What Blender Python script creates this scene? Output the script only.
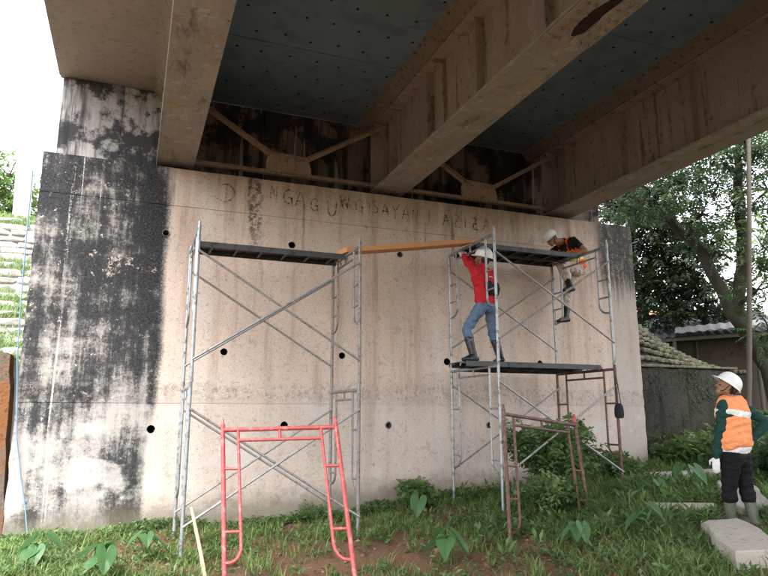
import bpy, bmesh, math, random
import numpy as np
from mathutils import Vector, Matrix
from mathutils.geometry import tessellate_polygon

for o in list(bpy.data.objects):
    bpy.data.objects.remove(o, do_unlink=True)
SC = bpy.context.scene
COL = SC.collection
R = math.radians

# ------------------------------------------------------------------ camera
cam_d = bpy.data.cameras.new('camera')
cam = bpy.data.objects.new('camera', cam_d)
COL.objects.link(cam)
cam_d.sensor_width = 36.0
cam_d.lens = 36.0 * 642.0 / 768.0
cam_d.clip_start = 0.05
cam_d.clip_end = 2000
cam.location = (0, 0, 1.2)
yaw, pitch = R(21.19), R(11.1)
fwd = Vector((math.sin(yaw) * math.cos(pitch), math.cos(yaw) * math.cos(pitch), math.sin(pitch)))
cam.rotation_euler = fwd.to_track_quat('-Z', 'Y').to_euler()
SC.camera = cam

# ------------------------------------------------------------------ light
SUN_EL, SUN_AZ = R(58), R(215)          # azimuth clockwise from +Y: behind and left of the camera
W = bpy.data.worlds.new('World')
SC.world = W
W.use_nodes = True
nt = W.node_tree
nt.nodes.clear()
sky = nt.nodes.new('ShaderNodeTexSky')
sky.sky_type = 'NISHITA'
sky.sun_disc = False
sky.sun_elevation = SUN_EL
sky.sun_rotation = SUN_AZ
sky.air_density = 1.0
sky.dust_density = 3.0
sky.ozone_density = 1.0
hs = nt.nodes.new('ShaderNodeHueSaturation')   # cloud veil: the overcast takes the blue out of the sky
hs.inputs['Saturation'].default_value = 0.22
bg = nt.nodes.new('ShaderNodeBackground')
bg.inputs['Strength'].default_value = 0.15
wo = nt.nodes.new('ShaderNodeOutputWorld')
nt.links.new(sky.outputs['Color'], hs.inputs['Color'])
nt.links.new(hs.outputs['Color'], bg.inputs['Color'])
nt.links.new(bg.outputs['Background'], wo.inputs['Surface'])

sun_d = bpy.data.lights.new('sun', 'SUN')
sun_d.energy = 1.5
sun_d.angle = R(35)
sun_d.color = (1.0, 0.975, 0.945)
sun = bpy.data.objects.new('sun', sun_d)
COL.objects.link(sun)
sd = Vector((math.sin(SUN_AZ) * math.cos(SUN_EL), math.cos(SUN_AZ) * math.cos(SUN_EL), math.sin(SUN_EL)))
sun.rotation_euler = sd.to_track_quat('Z', 'Y').to_euler()
sun.location = sd * 60

SC.render.engine = 'CYCLES'
SC.view_settings.view_transform = 'Standard'
SC.view_settings.look = 'None'
SC.view_settings.gamma = 1.0
SC.view_settings.use_curve_mapping = False
SC.view_settings.exposure = 2.5
SC.cycles.max_bounces = 8
SC.cycles.diffuse_bounces = 4

# ------------------------------------------------------------------ helpers
def root_offset(o):
    v = Vector((0, 0, 0))
    while o is not None:
        v += o.location
        o = o.parent
    return v

def tag(o, label=None, cat=None, group=None, kind=None):
    if label: o['label'] = label
    if cat: o['category'] = cat
    if group: o['group'] = group
    if kind: o['kind'] = kind
    return o

def empty(name, loc, label, cat, group=None):
    o = bpy.data.objects.new(name, None)
    COL.objects.link(o)
    o.location = loc
    o.empty_display_size = 0.2
    return tag(o, label, cat, group)

def link_mesh(name, me, mat, parent=None):
    o = bpy.data.objects.new(name, me)
    COL.objects.link(o)
    if mat is not None:
        for m in (mat if isinstance(mat, (list, tuple)) else [mat]):
            me.materials.append(m)
    if parent is not None:
        o.parent = parent
    return o

class MB:
    """collects shapes given in world coordinates; build() makes ONE mesh object"""
    def __init__(s):
        s.v = []; s.f = []; s.mi = []
    def add(s, vs, fs, mi=0):
        b = len(s.v)
        s.v += [tuple(v) for v in vs]
        s.f += [tuple(i + b for i in f) for f in fs]
        s.mi += [mi] * len(fs)
        return s
    def box(s, x0, x1, y0, y1, z0, z1, mi=0):
        vs = [(x0,y0,z0),(x1,y0,z0),(x1,y1,z0),(x0,y1,z0),(x0,y0,z1),(x1,y0,z1),(x1,y1,z1),(x0,y1,z1)]
        return s.add(vs, [(0,3,2,1),(4,5,6,7),(0,1,5,4),(1,2,6,5),(2,3,7,6),(3,0,4,7)], mi)
    def bar(s, a, b, w, h, up=(0,0,1), mi=0):
        """rectangular bar from a to b, width w (sideways), height h (along up)"""
        a = Vector(a); b = Vector(b); d = (b - a).normalized(); up = Vector(up)
        side = d.cross(up)
        if side.length < 1e-4: side = d.cross(Vector((1, 0, 0)))
        side.normalize(); u = side.cross(d).normalized()
        vs = []
        for p in (a, b):
            for sx, sz in ((-1,-1),(1,-1),(1,1),(-1,1)):
                vs.append(p + side * (sx * w / 2) + u * (sz * h / 2))
        return s.add(vs, [(0,1,2,3),(7,6,5,4),(0,4,5,1),(1,5,6,2),(2,6,7,3),(3,7,4,0)], mi)
    def tube(s, pts, r, n=10, cap=True, mi=0):
        pts = [Vector(p) for p in pts]
        m = len(pts)
        rs = r if isinstance(r, (list, tuple)) else [r] * m
        t0 = (pts[1] - pts[0]).normalized()
        nrm = t0.orthogonal().normalized()
        vs = []
        for i, p in enumerate(pts):
            t = (pts[min(i+1, m-1)] - pts[max(i-1, 0)]).normalized()
            nrm = (nrm - t * nrm.dot(t)).normalized()
            bn = t.cross(nrm)
            for k in range(n):
                a = 2 * math.pi * k / n
                vs.append(p + (nrm * math.cos(a) + bn * math.sin(a)) * rs[i])
        fs = []
        for i in range(m - 1):
            for k in range(n):
                k2 = (k + 1) % n
                fs.append((i*n+k, i*n+k2, (i+1)*n+k2, (i+1)*n+k))
        if cap:
            fs.append(tuple(range(n-1, -1, -1)))
            fs.append(tuple((m-1)*n + k for k in range(n)))
        return s.add(vs, fs, mi)
    def prism(s, poly, off, mi=0):
        """extrude a planar polygon (3D points) by vector off"""
        poly = [Vector(p) for p in poly]; off = Vector(off); n = len(poly)
        vs = poly + [p + off for p in poly]
        fs = [tuple(range(n-1, -1, -1)), tuple(range(n, 2*n))]
        for i in range(n):
            j = (i + 1) % n
            fs.append((i, j, n + j, n + i))
        return s.add(vs, fs, mi)
    def lathe(s, prof, c, n=20, axis=None, mi=0):
        """profile [(r,z)] about local z at c; axis = 3x3 matrix or None"""
        c = Vector(c); vs = []
        for r, z in prof:
            for k in range(n):
                a = 2*math.pi*k/n
                p = Vector((r*math.cos(a), r*math.sin(a), z))
                vs.append(c + (axis @ p if axis else p))
        fs = []
        for i in range(len(prof)-1):
            for k in range(n):
                k2 = (k+1) % n
                fs.append((i*n+k, i*n+k2, (i+1)*n+k2, (i+1)*n+k))
        fs.append(tuple(range(n-1,-1,-1))); fs.append(tuple((len(prof)-1)*n+k for k in range(n)))
        return s.add(vs, fs, mi)
    def build(s, name, mat, parent=None, bevel=0, smooth=40, loc=None):
        off = root_offset(parent) if parent is not None else Vector((0,0,0))
        if loc is not None: off = off + Vector(loc)
        me = bpy.data.meshes.new(name)
        me.from_pydata([(v[0]-off.x, v[1]-off.y, v[2]-off.z) for v in s.v], [], s.f)
        if any(s.mi):
            me.polygons.foreach_set('material_index', s.mi)
        bm = bmesh.new(); bm.from_mesh(me)
        bmesh.ops.recalc_face_normals(bm, faces=bm.faces)
        if bevel:
            bmesh.ops.bevel(bm, geom=list(bm.edges), offset=bevel, segments=1, affect='EDGES', clamp_overlap=True)
        bm.to_mesh(me); bm.free()
        if smooth:
            me.polygons.foreach_set('use_smooth', [True]*len(me.polygons))
            me.set_sharp_from_angle(angle=R(smooth))
        o = link_mesh(name, me, mat, parent)
        if loc is not None: o.location = Vector(loc)
        return o

def np_mesh(name, V, F, mat, parent=None, rnd=None, smooth=False, off=None):
    """big mesh from numpy arrays; F is (n,3) or (n,4)"""
    V = np.asarray(V, dtype=np.float32); F = np.asarray(F, dtype=np.int32)
    if off is None: off = root_offset(parent) if parent is not None else Vector((0,0,0))
    V = V - np.array(off, dtype=np.float32)
    me = bpy.data.meshes.new(name)
    k = F.shape[1]
    me.vertices.add(len(V)); me.vertices.foreach_set('co', V.ravel())
    me.loops.add(F.size); me.loops.foreach_set('vertex_index', F.ravel())
    me.polygons.add(len(F)); me.polygons.foreach_set('loop_start', np.arange(0, F.size, k, dtype=np.int32))
    if smooth: me.polygons.foreach_set('use_smooth', np.ones(len(F), dtype=bool))
    me.update(calc_edges=True)
    if rnd is not None:
        a = me.attributes.new('rnd', 'FLOAT', 'POINT')
        a.data.foreach_set('value', np.asarray(rnd, dtype=np.float32))
    return link_mesh(name, me, mat, parent)

# ------------------------------------------------------------------ node helper
class S:
    def __init__(s, m, o): s.m = m; s.o = o
    def __add__(s, t): return s.m.math('ADD', s, t)
    __radd__ = __add__
    def __sub__(s, t): return s.m.math('SUBTRACT', s, t)
    def __rsub__(s, t): return s.m.math('SUBTRACT', t, s)
    def __mul__(s, t): return s.m.math('MULTIPLY', s, t)
    __rmul__ = __mul__

class Mat:
    def __init__(s, name):
        s.mat = bpy.data.materials.new(name); s.mat.use_nodes = True
        s.t = s.mat.node_tree; s.t.nodes.clear()
    def node(s, ty): return s.t.nodes.new(ty)
    def put(s, sock, v):
        if isinstance(v, S): s.t.links.new(v.o, sock)
        elif isinstance(v, tuple) and len(v) == 3 and sock.type == 'RGBA': sock.default_value = (*v, 1)
        else: sock.default_value = v
    def math(s, op, a, b=0.0, clamp=False):
        n = s.node('ShaderNodeMath'); n.operation = op; n.use_clamp = clamp
        s.put(n.inputs[0], a); s.put(n.inputs[1], b); return S(s, n.outputs[0])
    def pos(s): return S(s, s.node('ShaderNodeNewGeometry').outputs['Position'])
    def obj(s): return S(s, s.node('ShaderNodeTexCoord').outputs['Object'])
    def nz(s):
        n = s.node('ShaderNodeSeparateXYZ'); s.t.links.new(s.node('ShaderNodeNewGeometry').outputs['Normal'], n.inputs[0]); return S(s, n.outputs[2])
    def xyz(s, v):
        n = s.node('ShaderNodeSeparateXYZ'); s.put(n.inputs[0], v); return [S(s, q) for q in n.outputs]
    def vs(s, v, k):
        n = s.node('ShaderNodeVectorMath'); n.operation = 'MULTIPLY'; s.put(n.inputs[0], v); n.inputs[1].default_value = k; return S(s, n.outputs[0])
    def noise(s, v, scale=1.0, detail=4.0, rough=0.55, dist=0.0):
        n = s.node('ShaderNodeTexNoise'); s.put(n.inputs['Vector'], v)
        n.inputs['Scale'].default_value = scale; n.inputs['Detail'].default_value = detail
        n.inputs['Roughness'].default_value = rough; n.inputs['Distortion'].default_value = dist
        return S(s, n.outputs[0])
    def voro(s, v, scale, feature='F1'):
        n = s.node('ShaderNodeTexVoronoi'); n.feature = feature; s.put(n.inputs['Vector'], v); n.inputs['Scale'].default_value = scale
        return S(s, n.outputs['Distance'])
    def sm(s, x, a, b, lo=0.0, hi=1.0):
        n = s.node('ShaderNodeMapRange'); n.interpolation_type = 'SMOOTHSTEP'
        s.put(n.inputs[0], x); s.put(n.inputs[1], a); s.put(n.inputs[2], b); n.inputs[3].default_value = lo; n.inputs[4].default_value = hi
        return S(s, n.outputs[0])
    def mix(s, f, a, b, mode='MIX'):
        n = s.node('ShaderNodeMix'); n.data_type = 'RGBA'; n.blend_type = mode
        s.put(n.inputs[0], f); s.put(n.inputs[6], a); s.put(n.inputs[7], b); return S(s, n.outputs[2])
    def attr(s, name):
        n = s.node('ShaderNodeAttribute'); n.attribute_name = name; return S(s, n.outputs['Fac'])
    def orand(s): return S(s, s.node('ShaderNodeObjectInfo').outputs['Random'])
    def out(s, col, rough=0.8, metal=0.0, bump=None, bstr=0.4, bdist=0.02, spec=0.4, transl=None, tw=0.3, alpha=None):
        b = s.node('ShaderNodeBsdfPrincipled')
        s.put(b.inputs['Base Color'], col); s.put(b.inputs['Roughness'], rough); s.put(b.inputs['Metallic'], metal)
        b.inputs['Specular IOR Level'].default_value = spec
        if alpha is not None: s.put(b.inputs['Alpha'], alpha)
        if bump is not None:
            bp = s.node('ShaderNodeBump'); s.put(bp.inputs['Height'], bump)
            bp.inputs['Strength'].default_value = bstr; bp.inputs['Distance'].default_value = bdist
            s.t.links.new(bp.outputs[0], b.inputs['Normal'])
        sh = b.outputs[0]
        if transl is not None:
            tr = s.node('ShaderNodeBsdfTranslucent'); s.put(tr.inputs[0], transl)
            mx = s.node('ShaderNodeMixShader'); mx.inputs[0].default_value = tw
            s.t.links.new(sh, mx.inputs[1]); s.t.links.new(tr.outputs[0], mx.inputs[2]); sh = mx.outputs[0]
        o = s.node('ShaderNodeOutputMaterial'); s.t.links.new(sh, o.inputs[0])
        return s.mat

# ------------------------------------------------------------------ materials
def mat_abutment():
    m = Mat('abutment_concrete'); p = m.pos(); x, y, z = m.xyz(p)
    n1 = m.noise(p, 0.9, 5); n2 = m.noise(p, 7, 6, 0.65); n3 = m.noise(p, 42, 4, 0.6)
    st = m.noise(m.vs(p, (5.0, 5.0, 0.35)), 1.0, 4, 0.6)
    board = m.noise(m.vs(p, (1.9, 0.0, 0.02)), 1.0, 2, 0.4)
    base = m.mix(n1, (0.55, 0.43, 0.355), (0.645, 0.53, 0.455))
    base = m.mix(m.sm(st, 0.45, 0.75), base, (0.40, 0.285, 0.22))
    base = m.mix(m.sm(board, 0.52, 0.66, 0, 0.45), base, (0.60, 0.54, 0.48))
    grey = m.sm(z, 2.3, 0.6, 0, 0.55)
    base = m.mix(grey, base, (0.50, 0.44, 0.40))
    base = m.mix(m.sm(n2, 0.56, 0.74, 0, 0.55), base, (0.27, 0.22, 0.18))
    base = m.mix(m.sm(n3, 0.60, 0.70, 0, 0.5), base, (0.19, 0.16, 0.135))
    n20 = m.noise(p, 19, 6, 0.72)
    base = m.mix(m.sm(n20, 0.53, 0.68, 0, 0.55), base, (0.30, 0.225, 0.185))
    nff = m.noise(p, 75, 4, 0.8)
    base = m.mix(m.sm(nff, 0.53, 0.66, 0, 0.65), base, (0.22, 0.165, 0.135))
    base = m.mix(m.sm(nff, 0.44, 0.30, 0, 0.35), base, (0.70, 0.64, 0.57))
    pock = m.voro(p, 14)
    base = m.mix(m.sm(pock + n2 * 0.25, 0.22, 0.16, 0, 0.85), base, (0.10, 0.08, 0.065))
    # blotchy brown spots and rusty patches
    sp = m.voro(m.vs(p, (1, 0.3, 1)), 3.2)
    base = m.mix(m.sm(sp + n2 * 0.12, 0.155, 0.10, 0, 0.45), base, (0.17, 0.13, 0.105))
    # darker brown band towards the wall top and dark damp streaks running down from it
    dn = m.noise(m.vs(p, (7.5, 1.0, 0.55)), 1.0, 5, 0.65)
    base = m.mix(m.sm(z + dn * 1.5, 4.85, 5.75, 0, 0.7), base, (0.24, 0.18, 0.14))
    base = m.mix(m.sm(dn, 0.60, 0.72, 0, 0.6) * m.sm(z, 2.2, 4.2), base, (0.12, 0.098, 0.08))
    # vertical crusted streak below the first gusset
    sx = m.math('ABSOLUTE', x - 1.52 + (n2 - 0.5) * 0.12 + (z - 4.7) * 0.045)
    sk = m.sm(sx, 0.13, 0.07) * m.sm(z + (n1 - 0.5) * 0.8, 3.0, 4.2)
    base = m.mix(sk * m.sm(m.noise(p, 18, 5, 0.7), 0.40, 0.58, 0, 0.85), base, (0.05, 0.045, 0.04))
    # old untreated concrete on the left: black algae with a sharp right border, pale scraped patches
    nf = m.noise(p, 34, 6, 0.8)
    nm = m.noise(p, 11, 7, 0.75, 0.2)
    run = m.noise(m.vs(p, (5.5, 1.0, 0.5)), 1.0, 7, 0.68, 0.15)
    band = m.noise(m.vs(p, (0.5, 1.0, 2.6)), 1.0, 6, 0.65, 0.3)
    zone = m.sm(x + (n1 - 0.5) * 0.16 + (run - 0.5) * 0.12 + (nf - 0.5) * 0.16 + m.sm(z, 1.5, 0.6, 0, 0.10), 0.36, 0.24)
    alg = m.noise(m.vs(p, (1.15, 1.0, 1.0)), 1.15, 10, 0.66, 0.2)
    t = alg * 0.36 + run * 0.27 + band * 0.22 + nm * 0.15 + (nf - 0.5) * 0.30
    t = t + m.sm(z + (run - 0.5) * 1.6, 0.9, 2.1, -0.022, 0.03) + m.sm(x, -0.35, 0.28, 0, 0.05)
    old = m.mix(n2 * 0.5 + nf * 0.5, (0.24, 0.225, 0.208), (0.46, 0.43, 0.395))
    base = m.mix(zone * 0.95, base, old)
    mid = m.mix(m.sm(nf, 0.3, 0.7), (0.055, 0.053, 0.052), (0.25, 0.24, 0.23))
    base = m.mix(zone * m.sm(t, 0.43, 0.52, 0, 0.95), base, mid)
    dk = m.mix(m.sm(nf, 0.35, 0.7), (0.006, 0.007, 0.009), (0.05, 0.05, 0.052))
    base = m.mix(zone * m.sm(t, 0.495, 0.55, 0, 0.97), base, dk)
    # lime runs from the joints, small crusts, a few scraped patches
    lr = m.noise(m.vs(p, (6.5, 1, 0.14)), 1.0, 6, 0.62, 0.3)
    base = m.mix(zone * m.sm(lr + (nf - 0.5) * 0.30, 0.62, 0.69, 0, 0.85) * m.sm(nm, 0.30, 0.52) * m.sm(x, 0.0, -0.5), base, (0.50, 0.48, 0.45))
    lp = m.noise(p, 1.7, 10, 0.74, 0.3)
    lp2 = m.noise(p, 12, 6, 0.75, 0.2)
    base = m.mix(zone * m.sm(lp + (nf - 0.5) * 0.25, 0.605, 0.65, 0, 0.85), base, m.mix(n2, (0.46, 0.38, 0.325), (0.56, 0.49, 0.44)))
    base = m.mix(zone * m.sm(lp2 + (nf - 0.5) * 0.2, 0.615, 0.665, 0, 0.8) * m.sm(x, 0.1, -0.8, 0.3, 1.0), base, (0.56, 0.53, 0.50))
    base = m.mix(m.sm(x + (n2 - 0.5) * 0.15, 7.98, 8.08, 0, 0.5) , base, m.mix(n20, (0.20, 0.19, 0.175), (0.40, 0.375, 0.35)))
    # green-black upper right corner and its right border
    rz = m.sm(x + (n1 - 0.5) * 0.5 + (nf - 0.5) * 0.3, 7.7, 8.0) * m.sm(z + (run - 0.5) * 2.2, 3.2, 3.9)
    base = m.mix(rz * m.sm(run * 0.5 + nm * 0.5 + (nf - 0.5) * 0.3, 0.36, 0.54, 0.15, 0.95), base, m.mix(n3, (0.016, 0.018, 0.02), (0.075, 0.075, 0.077)))
    # lower lift: grey repaired skim patches
    skim = m.noise(m.vs(p, (1, 1, 1.4)), 1.1, 7, 0.6)
    base = m.mix(m.sm(skim, 0.55, 0.62, 0, 0.5) * m.sm(z, 1.5, 1.2), base, (0.54, 0.51, 0.48))
    # darker brown towards the foot, with an uneven edge
    base = m.mix(m.sm(z + (n2 - 0.5) * 0.5 - x * 0.045, 0.20, -0.22, 0, 0.75), base, (0.13, 0.115, 0.08))
    # rough honeycombed band above the lower joint
    hb = m.sm(m.math('ABSOLUTE', z - 1.52), 0.20, 0.05)
    h = n3 * 0.25 + n2 * 0.35 + hb * m.noise(p, 24, 5, 0.7) * 1.2
    base = m.mix(hb * m.sm(m.noise(p, 15, 5, 0.7), 0.5, 0.62, 0, 0.5), base, (0.19, 0.165, 0.145))
    return m.out(base, 0.9, 0, h, 0.55, 0.03, spec=0.25)

def mat_backwall():
    m = Mat('backwall_concrete'); p = m.pos(); x, y, z = m.xyz(p)
    n1 = m.noise(p, 1.6, 8, 0.65); n2 = m.noise(p, 9, 6, 0.65)
    st = m.noise(m.vs(p, (4.2, 1, 0.45)), 1.0, 6, 0.65, 0.2)
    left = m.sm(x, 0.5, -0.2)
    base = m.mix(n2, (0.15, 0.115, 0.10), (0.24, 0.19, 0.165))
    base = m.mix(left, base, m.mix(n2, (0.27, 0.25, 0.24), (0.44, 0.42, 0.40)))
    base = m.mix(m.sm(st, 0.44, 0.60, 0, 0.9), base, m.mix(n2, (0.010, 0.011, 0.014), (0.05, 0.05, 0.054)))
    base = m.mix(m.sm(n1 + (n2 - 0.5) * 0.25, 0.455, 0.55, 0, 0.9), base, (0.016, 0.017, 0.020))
    wl = m.noise(m.vs(p, (6, 1, 0.3)), 1.0, 4, 0.6)
    base = m.mix(m.sm(wl, 0.63, 0.68, 0, 0.7), base, (0.50, 0.46, 0.40))
    return m.out(base, 0.92, 0, n2, 0.5, 0.02, spec=0.2)

def mat_concrete(name, a, b, dark, stain=0.6, sc=1.0, bump=0.4):
    m = Mat(name); p = m.pos()
    n1 = m.noise(p, 1.3 * sc, 6, 0.6); n2 = m.noise(p, 8 * sc, 6, 0.65); n3 = m.noise(p, 50 * sc, 3)
    base = m.mix(n1, a, b)
    base = m.mix(m.sm(n2, 0.52, 0.70, 0, stain), base, dark)
    base = m.mix(m.sm(n3, 0.6, 0.7, 0, 0.4), base, dark)
    return m.out(base, 0.9, 0, n2 + n3 * 0.4, bump, 0.02, spec=0.25)

def mat_girder():
    m = Mat('girder_paint'); p = m.pos(); x, y, z = m.xyz(p)
    n1 = m.noise(p, 1.1, 6, 0.6); n2 = m.noise(p, 11, 6, 0.65)
    st = m.noise(m.vs(p, (1, 2.6, 0.25)), 1.0, 5, 0.6)
    base = m.mix(n1, (0.24, 0.20, 0.175), (0.34, 0.29, 0.26))
    base = m.mix(m.sm(st, 0.48, 0.72, 0, 0.6), base, (0.38, 0.315, 0.27))
    base = m.mix(m.sm(n2, 0.56, 0.70, 0, 0.6), base, (0.11, 0.075, 0.058))
    rn = m.noise(m.vs(p, (1, 5.5, 0.35)), 1.0, 7, 0.7, 0.1)
    base = m.mix(m.sm(rn + (n2 - 0.5) * 0.3, 0.53, 0.66, 0, 0.75), base, (0.11, 0.066, 0.045))
    base = m.mix(m.sm(rn + (n2 - 0.5) * 0.3, 0.42, 0.32, 0, 0.6), base, (0.40, 0.36, 0.32))
    return m.out(base, 0.75, 0.0, n2, 0.25, 0.01, spec=0.3)

def mat_flange():
    m = Mat('flange_paint'); p = m.pos()
    n1 = m.noise(p, 2.2, 7, 0.65, 0.3); n2 = m.noise(p, 13, 6, 0.7)
    fl = m.noise(m.vs(p, (5.5, 1.6, 1)), 1.0, 8, 0.72, 0.12)
    base = m.mix(n1, (0.20, 0.185, 0.172), (0.31, 0.29, 0.272))
    base = m.mix(m.sm(fl, 0.52, 0.60, 0, 0.85), base, m.mix(n2, (0.36, 0.29, 0.20), (0.30, 0.26, 0.21)))
    base = m.mix(m.sm(fl, 0.45, 0.33, 0, 0.7), base, (0.07, 0.054, 0.043))
    base = m.mix(m.sm(n2, 0.58, 0.7, 0, 0.6), base, (0.08, 0.055, 0.035))
    pk = m.noise(p, 6.5, 9, 0.75, 0.2)
    base = m.mix(m.sm(pk, 0.56, 0.61, 0, 0.7), base, m.mix(n2, (0.16, 0.085, 0.045), (0.36, 0.25, 0.13)))
    base = m.mix(m.sm(pk, 0.43, 0.38, 0, 0.55), base, (0.44, 0.415, 0.385))
    return m.out(base, 0.7, 0.0, fl + n2 * 0.5, 0.4, 0.012, spec=0.3)

def mat_simple(name, col, rough=0.6, metal=0.0, var=0.25, sc=12, dirt=None, dirtw=0.5, bump=0.15, spec=0.4, bdist=0.005):
    m = Mat(name); p = m.pos()
    n = m.noise(p, sc, 5, 0.6); n2 = m.noise(p, sc * 0.3, 4, 0.6)
    a = tuple(c * (1 - var) for c in col); b = tuple(min(1, c * (1 + var)) for c in col)
    base = m.mix(n2, a, b)
    if dirt: base = m.mix(m.sm(n, 0.5, 0.66, 0, dirtw), base, dirt)
    return m.out(base, rough, metal, n, bump, bdist, spec)

def mat_leaf(name, dark, light, tw=0.35, rough=0.5, spec=0.4):
    m = Mat(name); p = m.pos(); r = m.attr('rnd')
    n = m.noise(p, 1.2, 3)
    col = m.mix(m.math('ADD', r * 0.75, (n - 0.35) * 0.6, True), dark, light)
    tl = m.mix(0.5, col, tuple(min(1, c * 1.6) for c in light))
    return m.out(col, rough, 0, None, spec=spec, transl=tl, tw=tw)

M = {}
M['abut'] = mat_abutment()
M['back'] = mat_backwall()
M['hole_shade'] = mat_simple('weep_hole_shade', (0.012, 0.011, 0.010), 0.9, var=0.2)  # near-black colour stands in for the shade inside the bores
M['slab'] = mat_concrete('slab_soffit', (0.215, 0.178, 0.15), (0.285, 0.24, 0.205), (0.12, 0.092, 0.075), 0.6)
M['haunch'] = mat_concrete('haunch_concrete', (0.14, 0.115, 0.09), (0.23, 0.19, 0.155), (0.045, 0.036, 0.03), 0.9, 1.6)
M['girder'] = mat_girder()
M['flange'] = mat_flange()
M['deckblue'] = mat_simple('deck_sheet_blue', (0.15, 0.215, 0.275), 0.6, 0.0, 0.3, 3, (0.085, 0.12, 0.15), 0.6, 0.1, 0.3)
M['stud'] = mat_simple('stud_dark', (0.012, 0.012, 0.013), 0.8)
M['rustdark'] = mat_simple('rust_dark', (0.022, 0.010, 0.008), 0.9, 0, 0.5, 25, (0.05, 0.018, 0.01), 0.6, 0.5)
M['bolt'] = mat_simple('bolt_paint', (0.22, 0.19, 0.14), 0.6, 0.1, 0.3, 30, (0.09, 0.05, 0.03), 0.6)
M['brace'] = mat_simple('cross_frame_paint', (0.32, 0.235, 0.185), 0.7, 0, 0.25, 9, (0.10, 0.07, 0.05), 0.6)
M['galv'] = mat_simple('galvanised_tube', (0.33, 0.345, 0.36), 0.42, 0.55, 0.3, 14, (0.13, 0.115, 0.105), 0.85, 0.2)
M['galvdull'] = mat_simple('dull_tube', (0.22, 0.205, 0.19), 0.55, 0.35, 0.3, 20, (0.10, 0.075, 0.06), 0.75, 0.2)
M['brownsteel'] = mat_simple('brown_primer_tube', (0.13, 0.062, 0.05), 0.6, 0.1, 0.35, 18, (0.22, 0.18, 0.16), 0.5, 0.2)
M['brace_tube'] = mat_simple('bright_brace_tube', (0.30, 0.29, 0.28), 0.42, 0.4, 0.3, 24, (0.13, 0.11, 0.095), 0.7, 0.15)
M['red'] = mat_simple('red_paint_tube', (0.36, 0.058, 0.058), 0.5, 0, 0.25, 16, (0.46, 0.19, 0.165), 0.75, 0.15)
M['plat'] = mat_simple('platform_steel', (0.018, 0.019, 0.022), 0.5, 0.4, 0.4, 14, (0.11, 0.11, 0.115), 0.5, 0.2)
M['wood'] = None
def mat_wood(name, a, b):
    m = Mat(name); p = m.pos()
    g = m.noise(m.vs(p, (1.2, 18, 26)), 1.5, 6, 0.6, 0.6); n = m.noise(p, 6, 4)
    return m.out(m.mix(n, m.mix(g, a, b), b), 0.75, 0, g, 0.3, 0.006, 0.3)
M['wood'] = mat_wood('orange_plank', (0.40, 0.17, 0.065), (0.58, 0.29, 0.13))
# ------------------------------------------------------------------ ground
def sst(t, a, b):
    t = np.clip((t - a) / (b - a), 0, 1)
    return t * t * (3 - 2 * t)

def gz(x, y):
    x = np.asarray(x, dtype=float); y = np.asarray(y, dtype=float)
    z = -0.30 + 0.52 * sst(x, 1.0, 10.0)
    z = z - 0.12 * (1 - sst(y, 4.5, 8.0)) * (1 - sst(x, 2.0, 6.0))
    z = z + 0.55 * sst(x, 8.5, 15.0) * sst(y, 3.0, 9.0)
    z = z + 0.05 * np.sin(x * 1.7 + 0.6) * np.cos(y * 1.3) + 0.025 * np.sin(x * 4.1 + y * 3.3) + 0.015 * np.cos(x * 7.7 - y * 6.1)
    return z

def g(x, y): return float(gz(x, y))

def axis_coords(lo, hi, step, far):
    c = list(np.arange(lo, hi + 1e-6, step)); d = step
    a, b = lo, hi
    left, right = [], []
    while a > -far:
        d *= 1.35; a -= d; left.append(a)
    d = step
    while b < far:
        d *= 1.35; b += d; right.append(b)
    return np.array(left[::-1] + c + right)

def mat_ground():
    m = Mat('soil_and_moss'); p = m.pos(); x, y, z = m.xyz(p)
    n1 = m.noise(p, 0.8, 6, 0.6); n2 = m.noise(p, 9, 6, 0.7); n3 = m.noise(p, 45, 4, 0.7)
    soil = m.mix(n2, (0.085, 0.045, 0.026), (0.20, 0.115, 0.07))
    soil = m.mix(m.sm(n3, 0.58, 0.7, 0, 0.6), soil, (0.26, 0.18, 0.12))
    far = m.sm(m.math('ADD', m.math('ABSOLUTE', x - 4), m.math('ABSOLUTE', y - 6)), 14, 30, 0, 0.5)
    gr = m.sm(n1 + far - 0.08, 0.50, 0.66, 0, 0.85)
    col = m.mix(gr, soil, m.mix(n2, (0.035, 0.04, 0.018), (0.08, 0.085, 0.035)))
    return m.out(col, 0.95, 0, n2 + n3 * 0.5, 0.8, 0.05, spec=0.15)

xs = axis_coords(-5.0, 16.0, 0.16, 600); ys = axis_coords(1.5, 14.0, 0.16, 600)
GX, GY = np.meshgrid(xs, ys)
rs = np.random.RandomState(5)
near = ((GX > -5) & (GX < 16) & (GY > 1.5) & (GY < 14))
GZ = gz(GX, GY) + near * rs.uniform(-0.022, 0.022, GX.shape)
nx, ny = len(xs), len(ys)
idx = np.arange(nx * ny).reshape(ny, nx)
F = np.stack([idx[:-1, :-1], idx[:-1, 1:], idx[1:, 1:], idx[1:, :-1]], -1).reshape(-1, 4)
ground = np_mesh('ground', np.stack([GX, GY, GZ], -1).reshape(-1, 3), F, mat_ground(), smooth=True)
tag(ground, kind='structure')

# ------------------------------------------------------------------ abutment
WY, WX0, WX1, WT = 9.35, -1.36, 8.70, 4.72
abut = empty('bridge_abutment', (3.67, WY, -0.3), 'tall stained concrete bridge abutment wall behind the scaffolds', 'abutment')
HOLES = [(0.29, 3.73), (2.12, 3.73), (3.90, 3.74), (1.18, 2.07), (2.94, 2.07), (4.72, 2.03), (6.5, 2.05),
         (0.27, 1.0), (2.08, 1.04), (3.70, 1.03), (5.46, 1.02), (7.25, 1.03)]

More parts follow.
